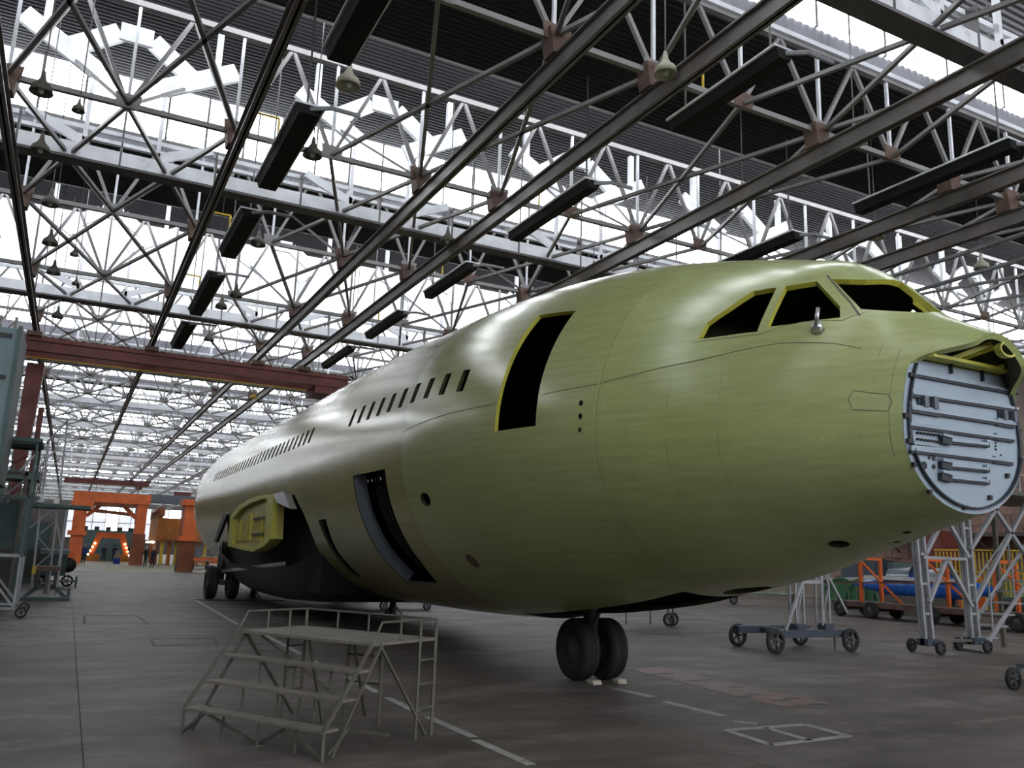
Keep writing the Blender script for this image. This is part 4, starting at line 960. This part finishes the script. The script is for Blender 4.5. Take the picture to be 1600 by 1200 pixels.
for i in range(8): B((8.8,69.0,.5+.3*i),(10.2,69.5,.56+.3*i)).build('louvre','cargo_liner',t)
t_jig = t = root('orange_wing_jig', 'long orange assembly jig along the right of the aisle', 'jig', (9.6,97,0))
B((7.9,93,2.4),(8.3,102,5.0)).build('panel','orange_dark',t); B((8.3,93,2.3),(13.5,102,2.5)).build('shelf','orange_brown',t)
for i in range(7): B((7.95+.02*i,93+1.4*i,0),(8.2+.02*i,93.3+1.4*i,2.4)).build('post','orange_dark' if i % 2 else 'orange_brown',t)
MB().beam((8.1,91.5,5.2),(8.1,102,5.0),.5,.7).build('upper_truss','orange_brown',t)
for i in range(10): MB().beam((7.8,91.6+i,4.9),(7.8,92.1+i,5.7),.06).build('tie','orange_brown',t)
for i, y in enumerate((93.5,95.2,96.8,99.5,101)):
    k = root('jig_lamp', ['glowing jig lamp nearest the camera','second glowing jig lamp from the camera','third glowing jig lamp from the camera','fourth glowing jig lamp from the camera','farthest glowing jig lamp'][i], 'lamp', (7.72,y,2.2), 'lamps on the orange jig')
    MB().lathe([(0,-.1),(.12,-.06),(.14,.04),(.05,.12),(0,.13)],(7.72,y,2.2),n=10).build('bulb','bulb',k,True); MB().tube((7.72,y,2.3),(7.95,y,2.5),.02).build('bracket','dark_steel',k)
MB().box((8.4,95,2.5),(13.2,95.3,4.7)).build('front_panel','orange_dark',t_jig)
for i in range(7): B((8.5+.7*i,94.2,0),(8.85+.7*i,94.6,2.3)).build('post','orange_dark' if i % 2 else 'yellow',t_jig)
t = root('orange_cradle', 'low orange arched cradle standing behind the people', 'cradle', (4.2,104,0))
q = [(2.0,0),(2.5,0),(3.3,2.5),(5.1,2.5),(5.9,0),(6.4,0),(5.6,3.1),(2.8,3.1)]
MB().add([(x,103.6,z) for x, z in q]+[(x,104.2,z) for x, z in q], [(0,1,2,7),(7,2,3,6),(6,3,4,5),(8,15,10,9),(15,14,11,10),(14,13,12,11),(1,9,10,2),(2,10,11,3),(3,11,12,4),(0,7,15,8),(7,6,14,15),(6,5,13,14)]).build('arch','orange',t)
for x in (2.7,5.6): B((x-.6,103.5,0),(x+.6,104.4,.75)).build('foot','orange_dark',t)
for i in range(4):
    for s in (-1,1): MB().lathe([(0,-.02),(.09,-.02),(.09,.05)],(4.2+s*(1.5+.18*i),103.5,1.9-.4*i),'y',8).build('lamp','bulb',t)
t = root('dark_backdrop_machine', 'dark green machine block behind the orange cradle', 'machine', (4.2,110,0))
B((1.0,109,0),(7.5,111,3.4)).build('body','teal_dark',t)
for i in range(5): B((1.4+1.2*i,108.9,3.4),(1.9+1.2*i,110,3.8)).build('fitting','black',t)
t = root('sag_pipe', 'dark horizontal duct hanging across the far window', 'duct', (4,98,5)); MB().beam((1.0,98,5.3),(6.8,98,4.9),.3,.35).build('duct','orange_brown',t)
for x in (2,6): MB().tube((x,98,5.2),(x,98,10.2),.03).build('hanger','dark_steel',t)
t = root('orange_bogie', 'low orange wheeled bogie behind the main gear', 'trolley', (10.6,79,0))
B((9.3,78.4,.5),(12.6,80.4,1.0)).build('frame','orange',t); B((9.0,78.6,1.0),(10.4,80,1.9)).build('box','cargo_liner',t)
for x in (9.8,11.0,12.1): wheel(t, x, 78.3, .35, .35, .25, n=14)
t = root('orange_machine_foot', 'bright orange machine foot beside the main wheels', 'machine', (13.5,77,0)); MB().prism([(12.7,0),(15.5,0),(15.0,2.6),(13.4,2.2)],'y',76,79).build('casting','orange',t); B((13,75.9,.3),(15,76,.7)).build('plate','orange_dark',t)
t = root('small_blue_stool', 'small blue and tan box among the people', 'box', (4.5,92,0)); B((4.2,91.8,0),(4.8,92.3,.55)).build('base','cloth_blue',t); MB().prism([(4.25,.55),(4.75,.55),(4.7,1.2),(4.35,1.3)],'y',91.85,92.25).build('top','wall_beige',t)
# floor plate under the main wheels and a support jack
tag(B((4.4,33.3,.0),(7.6,33.9,.02)).build('steel_plate','black'), 'thin dark steel plate before the main wheels', 'plate')
def jack(x, y, lab, h=.75):
    t = root('support_jack', lab, 'jack', (x,y,0)); MB().lathe([(0,0),(.22,0),(.22,.06),(.12,.1),(.1,.45),(.07,.46),(.06,h),(0,h)],(x,y,0),n=12).build('body','hub',t,True)
    for a in (0,2.1,4.2): MB().beam((x,y,.4),(x+.32*math.cos(a),y+.32*math.sin(a),.03),.05).build('leg','hub',t)
jack(6.6,34.2,'dark support jack under the belly fairing'); jack(9.3,25.8,'dark support jack under the forward belly fairing')
t = root('belly_dolly', 'low wheeled dolly under the belly behind the far gear', 'dolly', (10.6,29,0))
B((9.6,28.5,.25),(11.8,29.6,.33)).build('deck','hub',t)
for x in (9.9,11.5): caster(t, x, 28.4, .15, .08)
# ------------------------------------------------------------------ people at the far end
def person(x, y, face, top, hair, lab, lean=0.0, arm=0):
    h = [(0,0,0,.10,.12),(0,0,0,.1,.1)]
    V_ = [(0,0,.95),(0,0,1.12),(0,0,1.32),(0,.0,1.46),(0,-.01,1.55),(0,-.01,1.68)]
    R2 = [(.15,.12),(.15,.11),(.18,.12),(.09,.08),(.065,.065),(.095,.11)]
    E_ = [(0,1),(1,2),(2,3),(3,4),(4,5)]
    for s in (-1, 1):
        b = len(V_); V_ += [(s*.10,0,.88),(s*.11,-.01,.5),(s*.12+lean*s,.02,.08),(s*.13+lean*s,-.13,.04)]; R2 += [(.095,.1),(.07,.07),(.05,.05),(.045,.04)]; E_ += [(0,b),(b,b+1),(b+1,b+2),(b+2,b+3)]
        b = len(V_)
        if arm and s == 1: V_ += [(s*.21,0,1.40),(s*.27,.02,1.12),(s*.1,-.22,1.18),(s*.02,-.26,1.2)]
        else: V_ += [(s*.21,0,1.40),(s*.25,.03,1.12),(s*.24,-.05,.88),(s*.235,-.07,.78)]
        R2 += [(.07,.07),(.052,.052),(.042,.042),(.04,.028)]; E_ += [(2,b),(b,b+1),(b+1,b+2),(b+2,b+3)]
    me = bpy.data.meshes.new('person'); me.from_pydata(V_, E_, []); o = bpy.data.objects.new('tmp', me); COL.objects.link(o)
    sm = o.modifiers.new('s', 'SKIN'); sm.use_smooth_shade = True; o.modifiers.new('d', 'SUBSURF').levels = 1
    for i, r in enumerate(R2): me.skin_vertices[0].data[i].radius = r
    me.skin_vertices[0].data[0].use_root = True
    dg = bpy.context.evaluated_depsgraph_get(); m2 = bpy.data.meshes.new_from_object(o.evaluated_get(dg)); bpy.data.objects.remove(o)
    m2.name = 'person'; m2.materials.clear()
    for q in ('cloth_dark', top, 'skin'): m2.materials.append(MATS[q])
    for p in m2.polygons:
        c = p.center; hand = c.z < .86 and abs(c.x) > .19 and c.z > .7
        p.material_index = 2 if (c.z > 1.5 or hand) else (1 if c.z > .9 or abs(c.x) > .2 else 0); p.use_smooth = True
    b = bpy.data.objects.new('person', m2); COL.objects.link(b); b.location = (x,y,0); b.rotation_euler = (0,0,face); tag(b, lab, 'person', 'people at the far end')
    hm = MB().lathe([(.112,-.02),(.118,.04),(.10,.1),(.05,.135),(0,.14)],(0,.015,1.68),n=12).build('hair',hair,None,True); hm.parent = b
    nz = MB().add([(0,-.14,1.665),(-.018,-.105,1.64),(.018,-.105,1.64),(0,-.105,1.70)],[(0,1,2),(0,3,1),(0,2,3)]).build('nose','skin'); nz.parent = b
for (u, v), *a in [((129,880),2.8,'cloth_blue','hair_pale','person in a bright blue jacket standing at the left',0,0),
          ((161,877),.3,'cloth_navy','hair_dark','person in dark clothes left of the small box',0,1),
          ((177,877),3.4,'cloth_navy','hair_dark','person in a navy jacket right of the small box',.02,0),
          ((198,877),2.6,'cloth_dark','hair_dark','person in dark clothes standing alone beside the gantry leg',0,1),
          ((226,885),2.2,'cloth_dark','hair_pale','person in dark clothes, left of the pair at the right',.03,0),
          ((237,886),3.9,'cloth_navy','hair_pale','person in a navy jacket, right of the pair at the right',.05,1)]:
    p = at_z(u, v, 0); person(float(p[0]), float(p[1]), *a)
